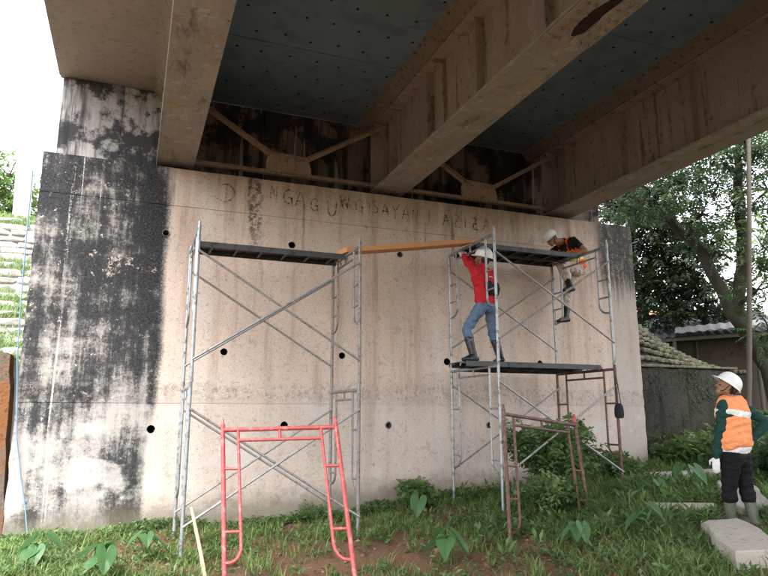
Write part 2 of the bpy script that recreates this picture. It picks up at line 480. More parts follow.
def lift(z0, z1, name, seed, y_off=0.0):
    rr = random.Random(seed)
    yf = WY + y_off
    out = []
    nseg = max(3, int((z1 - z0) / 0.09))
    for i in range(nseg + 1): out.append((WX1 + rr.uniform(-0.010, 0.004), z0 + (z1 - z0) * i / nseg))
    for i in range(1, 40): out.append((WX1 + (WX0 - WX1) * i / 40, z1 + rr.uniform(-0.006, 0.001)))
    for i in range(nseg + 1): out.append((WX0 + rr.uniform(-0.006, 0.014), z1 + (z0 - z1) * i / nseg))
    hs_ = [h for h in HOLES if z0 < h[1] < z1]
    loops = [[Vector((x, z, 0)) for x, z in out]]
    N = 18
    for hx, hz in hs_:
        r = 0.052 + rr.uniform(-0.004, 0.006)
        loops.append([Vector((hx + r * math.cos(2*math.pi*k/N) * (1 + rr.uniform(-.06, .06)), hz + r * math.sin(2*math.pi*k/N) * (1 + rr.uniform(-.06, .06)), 0)) for k in range(N)])
    flat = [p for l in loops for p in l]
    tris = tessellate_polygon(loops)
    mb = MB()
    mb.add([(p.x, yf, p.y) for p in flat], tris)
    n = len(out); yb = WY + 1.7
    vs = [(x, yf, z) for x, z in out] + [(x, yb, z) for x, z in out]
    mb.add(vs, [(i, (i+1) % n, n + (i+1) % n, n + i) for i in range(n)] + [tuple(range(n, 2*n))])
    o = 0
    for l in loops[1:]:
        vs = [(p.x, yf, p.y) for p in l] + [(p.x, yf + 0.30, p.y) for p in l]
        mb.add(vs, [(i, (i+1) % N, N + (i+1) % N, N + i) for i in range(N)], 1)
        mb.add([(p.x, yf + 0.30, p.y) for p in l], [tuple(range(N))], 1)
    ob = mb.build(name, [M['abut'], M['hole_shade']], abut, smooth=0)
    bm = bmesh.new(); bm.from_mesh(ob.data); bmesh.ops.remove_doubles(bm, verts=bm.verts, dist=0.0004)
    bmesh.ops.recalc_face_normals(bm, faces=bm.faces); bm.to_mesh(ob.data); bm.free()
    return ob

lift(-0.9, 1.343, 'lower_lift', 1, 0.0)
lift(1.349, 4.149, 'middle_lift', 2, 0.004)
lift(4.153, WT, 'coping_lift', 3, 0.0)
for jz in (1.346, 4.151):
    MB().box(WX0 + 0.03, WX1 - 0.03, WY + 0.014, WY + 0.25, jz - 0.012, jz + 0.012).build('joint_filler', M['abut'], abut, smooth=0)
# PVC sleeves in the weep holes
for i, (hx, hz) in enumerate(HOLES):
    if i in (0, 9, 10, 2):
        mb = MB()
        N = 16
        for (r0, r1, y0, y1) in ((0.050, 0.043, WY - 0.012, WY + 0.2),):
            ring = []
            for r, y in ((r0, y1), (r0, y0), (r1, y0), (r1, y1)):
                ring += [(hx + r*math.cos(2*math.pi*k/N), y, hz + r*math.sin(2*math.pi*k/N)) for k in range(N)]
            fs = [(a*N+k, a*N+(k+1) % N, (a+1)*N+(k+1) % N, (a+1)*N+k) for a in range(3) for k in range(N)]
            mb.add(ring, fs)
        mb.build('weep_pipe', M['galvdull'], abut)

# back wall behind the girder ends
BY = 10.12
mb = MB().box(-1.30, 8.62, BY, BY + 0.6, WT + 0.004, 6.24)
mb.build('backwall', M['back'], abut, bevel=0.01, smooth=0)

# ------------------------------------------------------------------ graffiti on the coping (dark hand-painted strokes)
def mat_paintmark():
    m = Mat('faded_black_paint'); p = m.pos()
    a = m.sm(m.noise(p, 28, 5, 0.7), 0.38, 0.66, 0.06, 0.70)
    return m.out((0.03, 0.027, 0.025), 0.9, 0, None, spec=0.2, alpha=a)
M['mark'] = mat_paintmark()
GLY = {
 'D': [[(0.25,0.05),(0.3,0.95)],[(-0.1,0.9),(0.3,1),(0.75,0.8),(0.9,0.4),(0.6,0.02),(0.1,-0.1),(-0.35,0.1)]],
 'I': [[(0.4,0),(0.45,1)]],
 'N': [[(0.02,0.05),(0.08,0.98)],[(0.08,0.98),(0.55,0.05)],[(0.55,0.05),(0.62,1.0)]],
 'G': [[(0.8,0.8),(0.5,1),(0.15,0.75),(0.1,0.3),(0.4,0.02),(0.75,0.15),(0.75,0.45),(0.45,0.45)],[(0.75,0.45),(0.8,-0.15)]],
 'A': [[(0.0,0.0),(0.35,1),(0.45,1),(0.8,-0.05)],[(0.1,0.42),(0.7,0.42)]],
 'U': [[(0.05,0.95),(0.1,0.2),(0.4,-0.1),(0.7,0.15),(0.8,1.0)]],
 'W': [[(0,1),(0.2,0.05),(0.42,0.9),(0.62,0.05),(0.85,1.05)],[(0.1,0.9),(0.35,0.1)],[(0.5,1),(0.7,0.1)]],
 'S': [[(0.75,0.85),(0.4,1),(0.1,0.75),(0.4,0.5),(0.72,0.3),(0.45,0.0),(0.05,0.1)]],
 'Y': [[(0.0,1),(0.35,0.5),(0.75,1.05)],[(0.38,0.5),(0.3,-0.1)]],
 'J': [[(0.55,1),(0.5,0.15),(0.3,-0.1),(0.05,0.1)]],
 'Z': [[(0.0,0.95),(0.7,1),(0.05,0.05),(0.8,0.0)],[(0.15,0.5),(0.65,0.52)]],
 'H': [[(0.1,1),(0.1,0)],[(0.6,1),(0.65,0)],[(0.1,0.5),(0.62,0.5)]],
}
LET = [('D',1.05,4.45,.26),('I',1.37,4.52,.20),('N',1.76,4.53,.22),('G',1.95,4.49,.25),('A',2.15,4.46,.25),('G',2.38,4.41,.22),('U',2.66,4.40,.26),
       ('W',2.87,4.50,.24),('G',3.12,4.48,.22),('I',3.31,4.47,.18),('S',3.41,4.50,.22),('A',3.58,4.46,.21),('Y',3.76,4.46,.23),('A',3.94,4.45,.22),('N',4.13,4.44,.19),
       ('J',4.34,4.40,.22),('A',4.69,4.42,.19),('Z',4.89,4.42,.21),('I',5.06,4.42,.17),('Z',5.23,4.41,.21),('A',5.46,4.41,.2)]
rr = random.Random(8)
li = 0
for ch, lx, lz, h in LET:
    mb = MB()
    for st in GLY[ch]:
        pts = [(lx + a * h * 0.78 + rr.uniform(-.004, .004), lz - h / 2 + b * h + rr.uniform(-.005, .005)) for a, b in st]
        # resample smoothly
        P = []
        for i in range(len(pts) - 1):
            for k in range(5):
                t = k / 5; P.append((pts[i][0]*(1-t) + pts[i+1][0]*t, pts[i][1]*(1-t) + pts[i+1][1]*t))
        P.append(pts[-1])
        for _ in range(2):
            P = [P[0]] + [((P[i-1][0] + 2*P[i][0] + P[i+1][0]) / 4, (P[i-1][1] + 2*P[i][1] + P[i+1][1]) / 4) for i in range(1, len(P)-1)] + [P[-1]]
        w = 0.0105 + rr.uniform(-.003, .004)
        vs = []
        for i, (a, b) in enumerate(P):
            a2, b2 = P[min(i+1, len(P)-1)]; a1, b1 = P[max(i-1, 0)]
            d = math.hypot(a2-a1, b2-b1) or 1; nx_, nz_ = -(b2-b1)/d, (a2-a1)/d
            ww = w * rr.uniform(0.75, 1.25)
            yy = WY - 0.0016 - 0.00009 * li
            vs += [(a + nx_*ww, yy, b + nz_*ww), (a - nx_*ww, yy, b - nz_*ww)]
        mb.add(vs, [(2*i, 2*i+1, 2*i+3, 2*i+2) for i in range(len(P)-1)])
        li += 1
    mb.build('painted_letter', M['mark'], abut, smooth=0)

# ------------------------------------------------------------------ girders
DZ = 6.25                      # soffit of the deck
Y0, Y1 = -16.0, 10.0           # span over the camera
GIR = [(0.365, 0.53, 'weathered brown steel girder nearest the white sky at the left'),
       (3.76, 0.57, 'brown steel girder with a rusted bolted splice, middle of the three'),
       (7.20, 0.55, 'dark brown steel girder above the trees, farthest right')]
for gi, (gx, fw, lab) in enumerate(GIR):
    gd = empty('steel_girder', (gx, Y1, 4.82), lab, 'girder', 'girders under the bridge deck')
    MB().box(gx - fw/2, gx + fw/2, Y0, Y1, 4.82, 4.855).build('bottom_flange', M['flange'], gd, bevel=0.004, smooth=0)
    MB().box(gx - 0.011, gx + 0.011, Y0, Y1, 4.856, 6.03).build('web', M['girder'], gd, smooth=0)
    MB().box(gx - 0.21, gx + 0.21, Y0, Y1, 6.031, 6.06).build('top_flange', M['girder'], gd, smooth=0)
    yy = 9.1
    while yy > -3:
        for sgn in (-1, 1):
            x0, x1 = sorted((gx + sgn * 0.012, gx + sgn * 0.125))
            MB().box(x0, x1, yy - 0.008, yy + 0.008, 4.857, 6.03).build('stiffener', M['girder'], gd, smooth=0)
        yy -= 1.41
    for sgn in (-1, 1):
        x0, x1 = sorted((gx + sgn * 0.012, gx + sgn * 0.25))
        MB().box(x0, x1, 9.66, 9.69, 4.857, 6.03).build('bearing_stiffener', M['girder'], gd, smooth=0)
    MB().box(gx - 0.2, gx + 0.2, 9.55, 9.9, WT + 0.004, 4.818).build('bearing_pad', M['rustdark'], gd, bevel=0.01, smooth=0)
    # ragged lip of drips / run-off along the flange edges
    if gi == 1:
        sp = MB().box(gx - 0.075, gx + 0.07, 3.2, 4.62, 4.814, 4.8195); sp.build('rusted_gap', M['rustdark'], gd, smooth=0)
        rr = random.Random(4)
        for (a, b) in ((-0.27, -0.08), (0.075, 0.27)):
            # ragged inner edge
            inner = b if a < 0 else a; outer = a if a < 0 else b
            pts = [(gx + outer, 3.1), (gx + outer, 4.72)]
            ed = []
            n = 14
            for k in range(n + 1):
                y = 4.72 - (4.72 - 3.1) * k / n
                j = rr.uniform(-0.03, 0.03) + (0.07 if k < 2 else 0) * (1 if a < 0 else -1)
                ed.append((gx + inner + j, y))
            poly = [(px, py, 4.8125) for px, py in pts + ed]
            pl = MB().prism(poly, (0, 0, -0.016)).build('splice_plate', M['flange'], gd, smooth=0)
            for row in ((0.3, 0.75)):
                for k in range(11):
                    bx = gx + outer + (inner - outer) * row; by = 4.66 - 0.135 * k
                    hexm = MB().lathe([(0.021, 0), (0.021, -0.012), (0.012, -0.020), (0.012, -0.03)], (bx, by, 4.797), 6)
                    hexm.build('bolt', M['bolt'], pl, smooth=30)

# ------------------------------------------------------------------ deck
deck = empty('bridge_deck', (3.75, 10.1, DZ), 'bridge deck slab spanning overhead with dark blue steel soffit sheets', 'bridge deck')
MB().box(-1.36, 8.86, Y0, 10.3, 6.30, 6.55).build('slab', M['slab'], deck, smooth=0)
MB().box(-1.36, 0.02, Y0, BY - 0.003, DZ, 6.299).build('left_overhang', M['slab'], deck, smooth=0)
MB().box(7.55, 8.86, Y0, BY - 0.003, DZ, 6.299).build('right_overhang', M['slab'], deck, smooth=0)  # out of view behind the girder; included for the shade it gives
MB().box(-1.40, -1.22, Y0, 10.3, 6.551, 7.35).build('parapet', M['slab'], deck, smooth=0)
MB().box(8.70, 8.90, Y0, 10.3, 6.551, 7.35).build('parapet', M['slab'], deck, smooth=0)
for gx, fw, _ in GIR:
    a, b = 0.40, 0.235
    poly = [(gx - a, Y0, DZ + 0.04), (gx - b, Y0, 6.062), (gx + b, Y0, 6.062), (gx + a, Y0, DZ + 0.04)]
    MB().prism(poly, (0, BY - 0.004 - Y0, 0)).build('haunch', M['haunch'], deck, smooth=0)
srnd = random.Random(3)
for (xa, xb) in ((0.365, 3.76), (3.76, 7.20)):
    x0, x1 = xa + 0.36, xb - 0.36
    yy = BY - 0.005; first = True
    while yy > -6:
        L = 2.02 if first else 1.87; first = False
        zz = DZ + srnd.uniform(-0.004, 0.004)
        pn = MB().box(x0, x1, yy - L + 0.008, yy, zz, zz + 0.03).build('soffit_sheet', M['deckblue'], deck, bevel=0.003, smooth=0)
        st = MB(); ny_ = 4; nx_ = 7
        for i in range(nx_):
            for j in range(ny_):
                px = x0 + (x1 - x0) * (i + 0.5 + (0.25 if j % 2 else -0.25)) / nx_ + srnd.uniform(-.03, .03)
                py = yy - L * (j + 0.5) / ny_ + srnd.uniform(-.03, .03)
                st.lathe([(0.022, 0.0), (0.020, -0.006), (0.010, -0.010)], (px, py, zz - 0.001), 7)
        so = st.build('form_studs', M['stud'], pn, smooth=0)
        so['kind'] = 'stuff'
        yy -= L

# ------------------------------------------------------------------ cross frames between the girders
def bolts(part, pts, yf):
    for (bx, bz) in pts:
        m_ = Matrix(((1,0,0),(0,0,1),(0,-1,0)))
        MB().lathe([(0.016, 0), (0.016, -0.010), (0.010, -0.018)], (bx, yf, bz), 6, axis=Matrix(((1,0,0),(0,0,1),(0,1,0)))).build('bolt', M['bolt'], part, smooth=30)
CY = 9.47
for (xa, xb, lab) in ((0.365, 3.76, 'rusty brown V shaped cross frame above the lettering, nearer the sky'),
                      (3.76, 7.20, 'rusty brown V shaped cross frame right of the middle girder')):
    xm = (xa + xb) / 2
    cf = empty('cross_frame', (xm, CY, 4.86), lab, 'cross frame', 'cross frames between the girders')
    x0, x1 = xa + 0.02, xb - 0.02
    MB().box(x0, x1, CY + 0.012, CY + 0.024, 4.862, 4.945).box(x0, x1, CY - 0.07, CY + 0.012, 4.862, 4.872).build('bottom_chord', M['brace'], cf, smooth=0)
    gp = MB().prism([(xm - 0.36, CY, 4.873), (xm + 0.36, CY, 4.873), (xm + 0.36, CY, 5.02), (xm + 0.30, CY, 5.22), (xm - 0.30, CY, 5.25), (xm - 0.36, CY, 5.10)], (0, 0.012, 0)).build('gusset_plate', M['brace'], cf, smooth=0)
    bolts(gp, [(xm + dx, 4.91) for dx in (-0.28, -0.2, -0.12, -0.04, 0.04, 0.12, 0.2, 0.28)], CY)
    for sgn in (-1, 1):
        a = Vector((xm + sgn * 0.17, CY - 0.012, 5.10)); b = Vector((xm + sgn * 1.66, CY - 0.012, 6.0))
        d = (b - a).normalized(); n_ = Vector((-d.z, 0, d.x))
        if n_.z < 0: n_ = -n_
        # L-section: vertical leaf plus outstanding leg
        mb = MB()
        mb.prism([a + n_*0.035, b + n_*0.035, b - n_*0.035, a - n_*0.035], (0, 0.011, 0))
        mb.prism([a + n_*0.035, b + n_*0.035, b + n_*0.026, a + n_*0.026], (0, -0.06, 0))
        db = mb.build('diagonal', M['brace'], cf, smooth=0)
        p0 = a + d * 0.08; p1 = a + d * 0.18
        bolts(db, [(p0.x, p0.z), (p1.x, p1.z)], CY - 0.013)
        MB().prism([(xm + sgn*1.66, CY + 0.012, 6.02), (xm + sgn*1.66, CY + 0.012, 5.72), (xm + sgn*1.42, CY + 0.012, 6.02)], (0, 0.01, 0)).build('corner_plate', M['brace'], cf, smooth=0)
# ------------------------------------------------------------------ scaffolding
TR = 0.0215
def frame(parent, foot0, foot1, top0, top1, mat, seed=0, name='end_frame', cut=0.30, inner=0.24, rungs=(0.30, 0.62), pins=True, root=None, mat2=None):
    """walk-through ladder frame between two legs: foot/top points of leg 0 and leg 1"""
    f0, f1, t0, t1 = map(Vector, (foot0, foot1, top0, top1))
    h = (t0 - f0).length
    up0 = (t0 - f0).normalized(); up1 = (t1 - f1).normalized()
    mat2 = mat2 or mat
    mb = MB()
    a = t0 - up0 * 0.06; b = t1 - up1 * 0.06
    mb.tube([a, b], TR, 10)
    lo0 = t0 - up0 * 0.17; lo1 = t1 - up1 * 0.17
    def at(q, tt):           # q across 0..1, tt down from the top
        p0 = t0 - up0 * tt; p1 = t1 - up1 * tt
        return p0.lerp(p1, q)
    w = (t1 - t0).length
    qi = inner / w
    mb.tube([at(qi, 0.17), at(1 - qi, 0.17)], TR * 0.72, 8)
    mid = 0.5
    mb.tube([at(mid, 0.06), at(mid, 0.17)], TR * 0.7, 8)
    tr = mb.build(name, mat, parent)
    sub = tr if parent is not None else None
    if parent is None:
        return None
    for (f_, t_, up) in ((f0, t0, up0), (f1, t1, up1)):
        m2 = MB()
        m2.tube([f_, t_], TR, 12)
        # coupling pin and collar
        if pins:
            m2.tube([t_ + up*0.001, t_ + up*0.05], TR*0.72, 8)
        m2.tube([f_ + up*0.0, f_ + up*0.035], TR*1.25, 10)
        m2.build('leg', mat2, sub)
    for side in (0, 1):
        q_in = qi if side == 0 else 1 - qi
        q_leg = 0.0 if side == 0 else 1.0
        L = h * (1 - cut)
        pts = [at(q_in, 0.07), at(q_in, 0.2), at(q_in, L - 0.14)]
        for k in range(1, 7):
            ang = k / 6 * math.pi / 2
            q = q_in + (q_leg - q_in) * 0.75 * (1 - math.cos(ang))
            pts.append(at(q, L - 0.14 + 0.14 * math.sin(ang)))
        pts.append(at(q_leg, L + 0.0))
        MB().tube(pts, TR * 0.72, 8).build('ladder_rail', mat, sub)
        for rq in rungs:
            MB().tube([at(q_in, h * rq), at(q_leg, h * rq)], TR * 0.66, 8).build('rung', mat, sub)
    return tr

def cross_brace(parent, a, b, c, d, mat):
    """two crossing flat-ended tubes a-b and c-d bolted in the middle"""
    a, b, c, d = map(Vector, (a, b, c, d))
    off = Vector((0, -0.016, 0))
    for i, (p, q) in enumerate(((a, b), (c + off, d + off))):
        MB().tube([p, q], 0.0145, 8).build('cross_brace', mat, parent)

def catwalk(x0, x1, y0, y1, z, label, group='steel catwalk platforms on the scaffolds'):
    cw = empty('catwalk_platform', ((x0+x1)/2, (y0+y1)/2, z), label, 'platform', group)
    MB().box(x0, x1, y0 + 0.02, y1 - 0.02, z, z + 0.012).build('deck_plate', M['plat'], cw, smooth=0)
    for ya, yb in ((y0, y0 + 0.019), (y1 - 0.019, y1)):
        MB().box(x0, x1, ya, yb, z - 0.058, z + 0.016).build('side_rail', M['platrail'], cw, bevel=0.003, smooth=0)
    n = 6
    for k in range(n):
        xx = x0 + (x1 - x0) * (k + 0.5) / n
        MB().box(xx - 0.015, xx + 0.015, y0 + 0.02, y1 - 0.02, z - 0.048, z - 0.001).build('cross_rib', M['plat'], cw, smooth=0)
    for xx, s_ in ((x0, -1), (x1, 1)):
        for yy in (y0 + 0.06, y1 - 0.06):
            MB().tube([(xx - s_*0.03, yy, z - 0.01), (xx + s_*0.035, yy, z + 0.0), (xx + s_*0.06, yy, z - 0.02), (xx + s_*0.06, yy, z - 0.055)], 0.011, 6).build('hook', M['galvdull'], cw)
    return cw

M['platrail'] = mat_simple('platform_rail', (0.055, 0.057, 0.06), 0.5, 0.2, 0.5, 8, (0.02, 0.02, 0.022), 0.9)

def tower(label, xl, xr, yn, yf, zb, zj, zt, mats, brace_mat, braces):
    cx, cy = (xl + xr) / 2, (yn + yf) / 2
    sc = empty('scaffold_tower', (cx, cy, min(zb.values())), label, 'scaffold', 'tube scaffold towers against the abutment')
    for nm, x in (('l', xl), ('r', xr)):
        lo = frame(sc, (x, yn, zb[nm + 'n']), (x, yf, zb[nm + 'f']), (x, yn, zj), (x, yf, zj), mats[nm + '0'], name='lower_end_frame')
        hi = frame(sc, (x + 0.004, yn, zj + 0.004), (x + 0.004, yf, zj + 0.004), (x, yn, zt), (x, yf, zt), mats[nm + '1'], name='upper_end_frame', cut=0.42, rungs=(0.302, 0.45))
    for y, dy in ((yn - 0.035, 0), (yf - 0.035, 0)):
        for (za, zb_, zc, zd) in braces:
            cross_brace(sc, (xl, y, za), (xr, y, zb_), (xl, y, zc), (xr, y, zd), brace_mat)
    return sc

G_, D_, B_ = M['galv'], M['galvdull'], M['brownsteel']
XL, XR, YN, YF = 0.60, 2.58, 7.5, 8.68
sleft = tower('grey tube scaffold tower standing behind the red frame, in front of the pale wall', XL, XR, YN, YF,
              {'ln': g(XL, YN) - 0.03, 'lf': g(XL, YF) - 0.03, 'rn': g(XR, YN) - 0.03, 'rf': g(XR, YF) - 0.03}, 1.55, 3.36,
              {'l0': G_, 'l1': G_, 'r0': D_, 'r1': D_}, M['brace_tube'], [(3.06, 1.84, 1.80, 3.08), (1.26, 0.02, 0.02, 1.26)])
# left legs carry an extra length of tube above the platform
catwalk(XL + 0.05, XR - 0.05, 7.98, 8.40, 3.285, 'dark steel catwalk on top of the grey tower behind the red frame')

RXL, RXR, RYN, RYF = 4.58, 6.53, 7.55, 8.93
sright = tower('scaffold tower with two workers, silver upper frames on rusty brown lower frames', RXL, RXR, RYN, RYF,
               {'ln': g(RXL, RYN) - 0.03, 'lf': g(RXL, RYF) - 0.03, 'rn': g(RXR, RYN) - 0.03, 'rf': g(RXR, RYF) - 0.03}, 1.90, 3.74,
               {'l0': G_, 'l1': G_, 'r0': B_, 'r1': G_}, M['brace_tube'], [(3.42, 2.22, 2.2, 3.45), (1.62, 0.40, 0.40, 1.62)])
catwalk(RXL + 0.05, RXR - 0.05, 8.14, 8.50, 3.695, 'dark steel catwalk on top of the two-worker tower, outer one away from the wall')
catwalk(RXL + 0.05, RXR - 0.05, 8.52, 8.86, 3.695, 'dark steel catwalk on top of the two-worker tower, inner one beside the wall')
catwalk(RXL - 0.36, RXR - 0.05, 7.78, 8.23, 1.90, 'dark steel catwalk at mid height that the red jacketed worker stands on')
catwalk(RXL + 0.05, RXR - 0.05, 8.28, 8.73, 1.885, 'dark steel catwalk at mid height behind the red jacketed worker, nearer the wall')

# plank bridging the two towers
def plank(a, b, w, t, name, label, mat, seed):
    a = Vector(a); b = Vector(b); rr = random.Random(seed)
    mb = MB(); n = 12
    d = (b - a).normalized(); side = Vector((-d.y, d.x, 0)).normalized(); u = side.cross(d) * -1
    vs = []
    for i in range(n + 1):
        p = a.lerp(b, i / n) + Vector((0, 0, -0.006 * math.sin(math.pi * i / n)))
        ww = w / 2 + rr.uniform(-.003, .003)
        for sx, sz in ((-1, -1), (1, -1), (1, 1), (-1, 1)):
            vs.append(p + side * sx * ww + Vector((0, 0, 1)) * sz * t / 2)
    fs = [(0, 1, 2, 3), (4*n+3, 4*n+2, 4*n+1, 4*n)]
    for i in range(n):
        for k in range(4):
            k2 = (k + 1) % 4
            fs.append((4*i+k, 4*i+4+k, 4*i+4+k2, 4*i+k2))
    mb.add(vs, fs)
    o = mb.build(name, mat, None, bevel=0.004, smooth=30, loc=a)
    return tag(o, label, 'plank')
plank((2.52, 8.08, 3.36), (4.67, 8.48, 3.80), 0.27, 0.07, 'wooden_plank', 'long orange wooden plank sloping up from the grey tower to the two-worker tower', M['wood'], 3)

# loose frames leaning in front
rf = empty('portable_scaffold', (1.38, 5.9, -0.4), 'red painted scaffold frame leaning in front of the grey tower', 'scaffold frame', 'single scaffold frames standing loose')
a0, a1 = (0.86, 5.95, -0.42), (1.92, 5.54, -0.42)
frame(rf, a0, a1, (0.855, 6.6, 1.10), (1.89, 6.2, 1.13), M['red'], name='top_bars', cut=0.22, inner=0.15, rungs=(0.27, 0.62))
bf = empty('portable_scaffold', (4.7, 6.7, 0.0), 'rusty brown scaffold frame leaning over the bush, with a red clip on its corner', 'scaffold frame', 'single scaffold frames standing loose')
frame(bf, (4.02, 6.5, g(4.02, 6.5) - 0.03), (5.45, 6.95, g(5.45, 6.95) - 0.03), (3.99, 6.5, 1.26), (5.31, 6.95, 1.12), M['brownsteel'], name='top_bars', cut=0.10, inner=0.17, rungs=(0.42, 0.66))
MB().lathe([(0.028, 0), (0.03, 0.03), (0.02, 0.06), (0.012, 0.10)], (5.31, 6.95, 1.10), 10).build('red_clip', M['red'], bf)

# black bag hung from the brown frame at the right end
M['blackcloth'] = mat_simple('black_cloth', (0.012, 0.013, 0.018), 0.8, 0, 0.4, 20, None, 0, 0.6, 0.3, 0.01)
bag = empty('hanging_bag', (6.47, 7.44, 1.05), 'small black bag hanging by its strap on the brown ladder frame', 'bag')
mb = MB()
prof = [(0.03, 1.14), (0.058, 1.15), (0.066, 1.19), (0.064, 1.25), (0.058, 1.30), (0.045, 1.335), (0.02, 1.35)]
mb.lathe([(r, z - 1.05) for r, z in prof], (6.47, 7.45, 1.05), 18)
o = mb.build('pouch', M['blackcloth'], bag)
MB().tube([(6.44, 7.44, 1.34), (6.45, 7.46, 1.50), (6.48, 7.50, 1.70), (6.50, 7.53, 1.76), (6.49, 7.48, 1.70), (6.49, 7.45, 1.5), (6.50, 7.44, 1.34)], 0.006, 6).build('strap', M['blackcloth'], bag)

# loose hanging hose/wire loops: blue hose down the left corner of the wall
M['hose'] = mat_simple('blue_hose', (0.13, 0.22, 0.33), 0.5, 0, 0.3, 20)
hp = [(-1.45, 9.31, 4.4), (-1.44, 9.31, 3.6), (-1.42, 9.31, 2.65), (-1.39, 9.31, 1.9), (-1.34, 9.31, 1.38), (-1.30, 9.31, 0.9), (-1.21, 9.30, 0.45), (-1.12, 9.28, 0.05), (-1.05, 9.20, -0.30)]
o = MB().tube(hp, 0.008, 8).build('hose', M['hose'], None, loc=(-1.05, 9.2, -0.3)); tag(o, 'thin blue hose hanging down the left corner of the abutment', 'hose')
# thin rope loop by the mid scaffold
M['rope'] = mat_simple('pale_rope', (0.5, 0.48, 0.43), 0.8)
pts = []
for k in range(26):
    t = k / 25; a = t * 2.2 * math.pi
    pts.append((4.70 + 0.06 * math.sin(a), 8.86, 0.78 - 0.45 * t + 0.05 * math.cos(a)))
o = MB().tube(pts, 0.005, 6).build('rope', M['rope'], None, loc=(4.7, 8.86, 0.3)); tag(o, 'thin pale rope dangling by the far leg of the two-worker tower', 'rope')

# ------------------------------------------------------------------ right side: wing wall, stone slope, shed, pole
def mat_mossy(name, a, b, moss):
    m = Mat(name); p = m.pos(); x, y, z = m.xyz(p)
    n1 = m.noise(p, 1.4, 7, 0.65); n2 = m.noise(p, 10, 6, 0.7); n3 = m.noise(p, 40, 4, 0.7)
    col = m.mix(n1, a, b)
    st = m.noise(m.vs(p, (5, 5, 0.5)), 1.0, 5, 0.6)
    col = m.mix(m.sm(st, 0.5, 0.65, 0, 0.7), col, (0.02, 0.02, 0.018))
    col = m.mix(m.sm(n2, 0.52, 0.62, 0, 0.8), col, moss)
    return m.out(col, 0.95, 0, n2 + n3 * 0.5, 0.8, 0.05, spec=0.2)
M['wing'] = mat_mossy('mossy_wing_wall', (0.028, 0.027, 0.024), (0.085, 0.077, 0.066), (0.022, 0.03, 0.013))
M['mossstone'] = mat_mossy('mossy_stone', (0.13, 0.125, 0.09), (0.24, 0.23, 0.17), (0.065, 0.08, 0.025))
ww = empty('wing_wall', (9.9, 9.6, -0.2), 'dark mossy low wing wall right of the abutment', 'retaining wall')
mb = MB(); rr = random.Random(6)
outl = [(8.80, -0.5), (11.35, -0.5)]
for k in range(14): outl.append((11.35 + rr.uniform(-.02, .02), -0.3 + 2.3 * k / 13))
for k in range(16): outl.append((11.3 - (11.3 - 8.80) * k / 15, 2.06 + rr.uniform(-.015, .015)))
mb.prism([(x, 9.62, z) for x, z in outl], (0, 0.45, 0))
wall_body = mb.build('wall_body', M['wing'], ww, smooth=0)
mb = MB().box(8.79, 11.40, 9.585, 10.12, 2.078, 2.125); mb.build('coping', M['mossstone'], ww, bevel=0.012, smooth=0)
# rough facing stones on the wing wall
def rock(mb, c, s, rr, n=1):
    """irregular low stone"""
    c = Vector(c)
    bm = bmesh.new(); bmesh.ops.create_icosphere(bm, subdivisions=n, radius=1.0)
    for v in bm.verts:
        k = 1 + rr.uniform(-.16, .16)
        q = [abs(t) ** 0.62 * (1 if t > 0 else -1) for t in v.co]
        v.co = Vector((q[0]*s[0]*k, q[1]*s[1]*k, q[2]*s[2]*k)) + c
    bm.verts.index_update()
    vs = [v.co.copy() for v in bm.verts]; fs = [[v.index for v in f.verts] for f in bm.faces]
    bm.free(); mb.add(vs, fs)
# stone-pitched slope dropping from the abutment's back edge onto the wing wall
sl = empty('stone_slope', (9.8, 10.2, 2.0), 'mossy stone pitched slope above the dark wing wall', 'embankment')
A0 = Vector((8.72, 10.05, 2.12)); ux = Vector((1, 0, 0)); 
def slope_z(x, y): return 2.08 + max(0.0, (y - 10.1)) * 0.97 * max(0.0, min(1.25, (12.25 - x) / 2.0))
vs = []; fs = []
nxs, nys = 12, 10
for j in range(nys + 1):
    for i in range(nxs + 1):
        x = 8.72 + 3.6 * i / nxs; y = 10.0 + 1.35 * j / nys
        vs.append((x, y, slope_z(x, y) - 0.04))
for j in range(nys):
    for i in range(nxs):
        a = j*(nxs+1) + i; fs.append((a, a+1, a+nxs+2, a+nxs+1))
bed = MB().add(vs, fs).build('slope_bed', M['wing'], sl)
for j in range(9):
    y = 10.15 + j * 0.15
    x = 8.78 + (0.1 if j % 2 else 0)
    while x < 12.2:
        w = rr.uniform(0.10, 0.17)
        if slope_z(x, y) > 2.085 or j < 2:
            mb = MB(); rock(mb, (x + w*0.5, y, slope_z(x, y) - 0.01), (w*0.58, 0.085, 0.055), rr, 2)
            mb.build('stone', M['mossstone'], bed, smooth=60)
        x += w * 1.12

# shed behind
M['shedwall'] = mat_concrete('shed_plaster', (0.035, 0.027, 0.022), (0.065, 0.05, 0.04), (0.015, 0.012, 0.010), 0.8)
M['sheet'] = mat_simple('dark_sheet_roof', (0.04, 0.043, 0.05), 0.5, 0.3, 0.3, 6, (0.13, 0.10, 0.08), 0.5)
M['zinc'] = mat_simple('zinc_sheet', (0.22, 0.225, 0.23), 0.4, 0.4, 0.2, 8, (0.25, 0.22, 0.2), 0.5)
M['tile'] = mat_simple('red_tile', (0.27, 0.11, 0.07), 0.8, 0, 0.35, 9, (0.12, 0.07, 0.05), 0.6)
M['timber'] = mat_wood('grey_timber', (0.03, 0.025, 0.02), (0.07, 0.06, 0.048))
M['bamboo'] = mat_wood('old_bamboo', (0.06, 0.05, 0.04), (0.125, 0.105, 0.085))

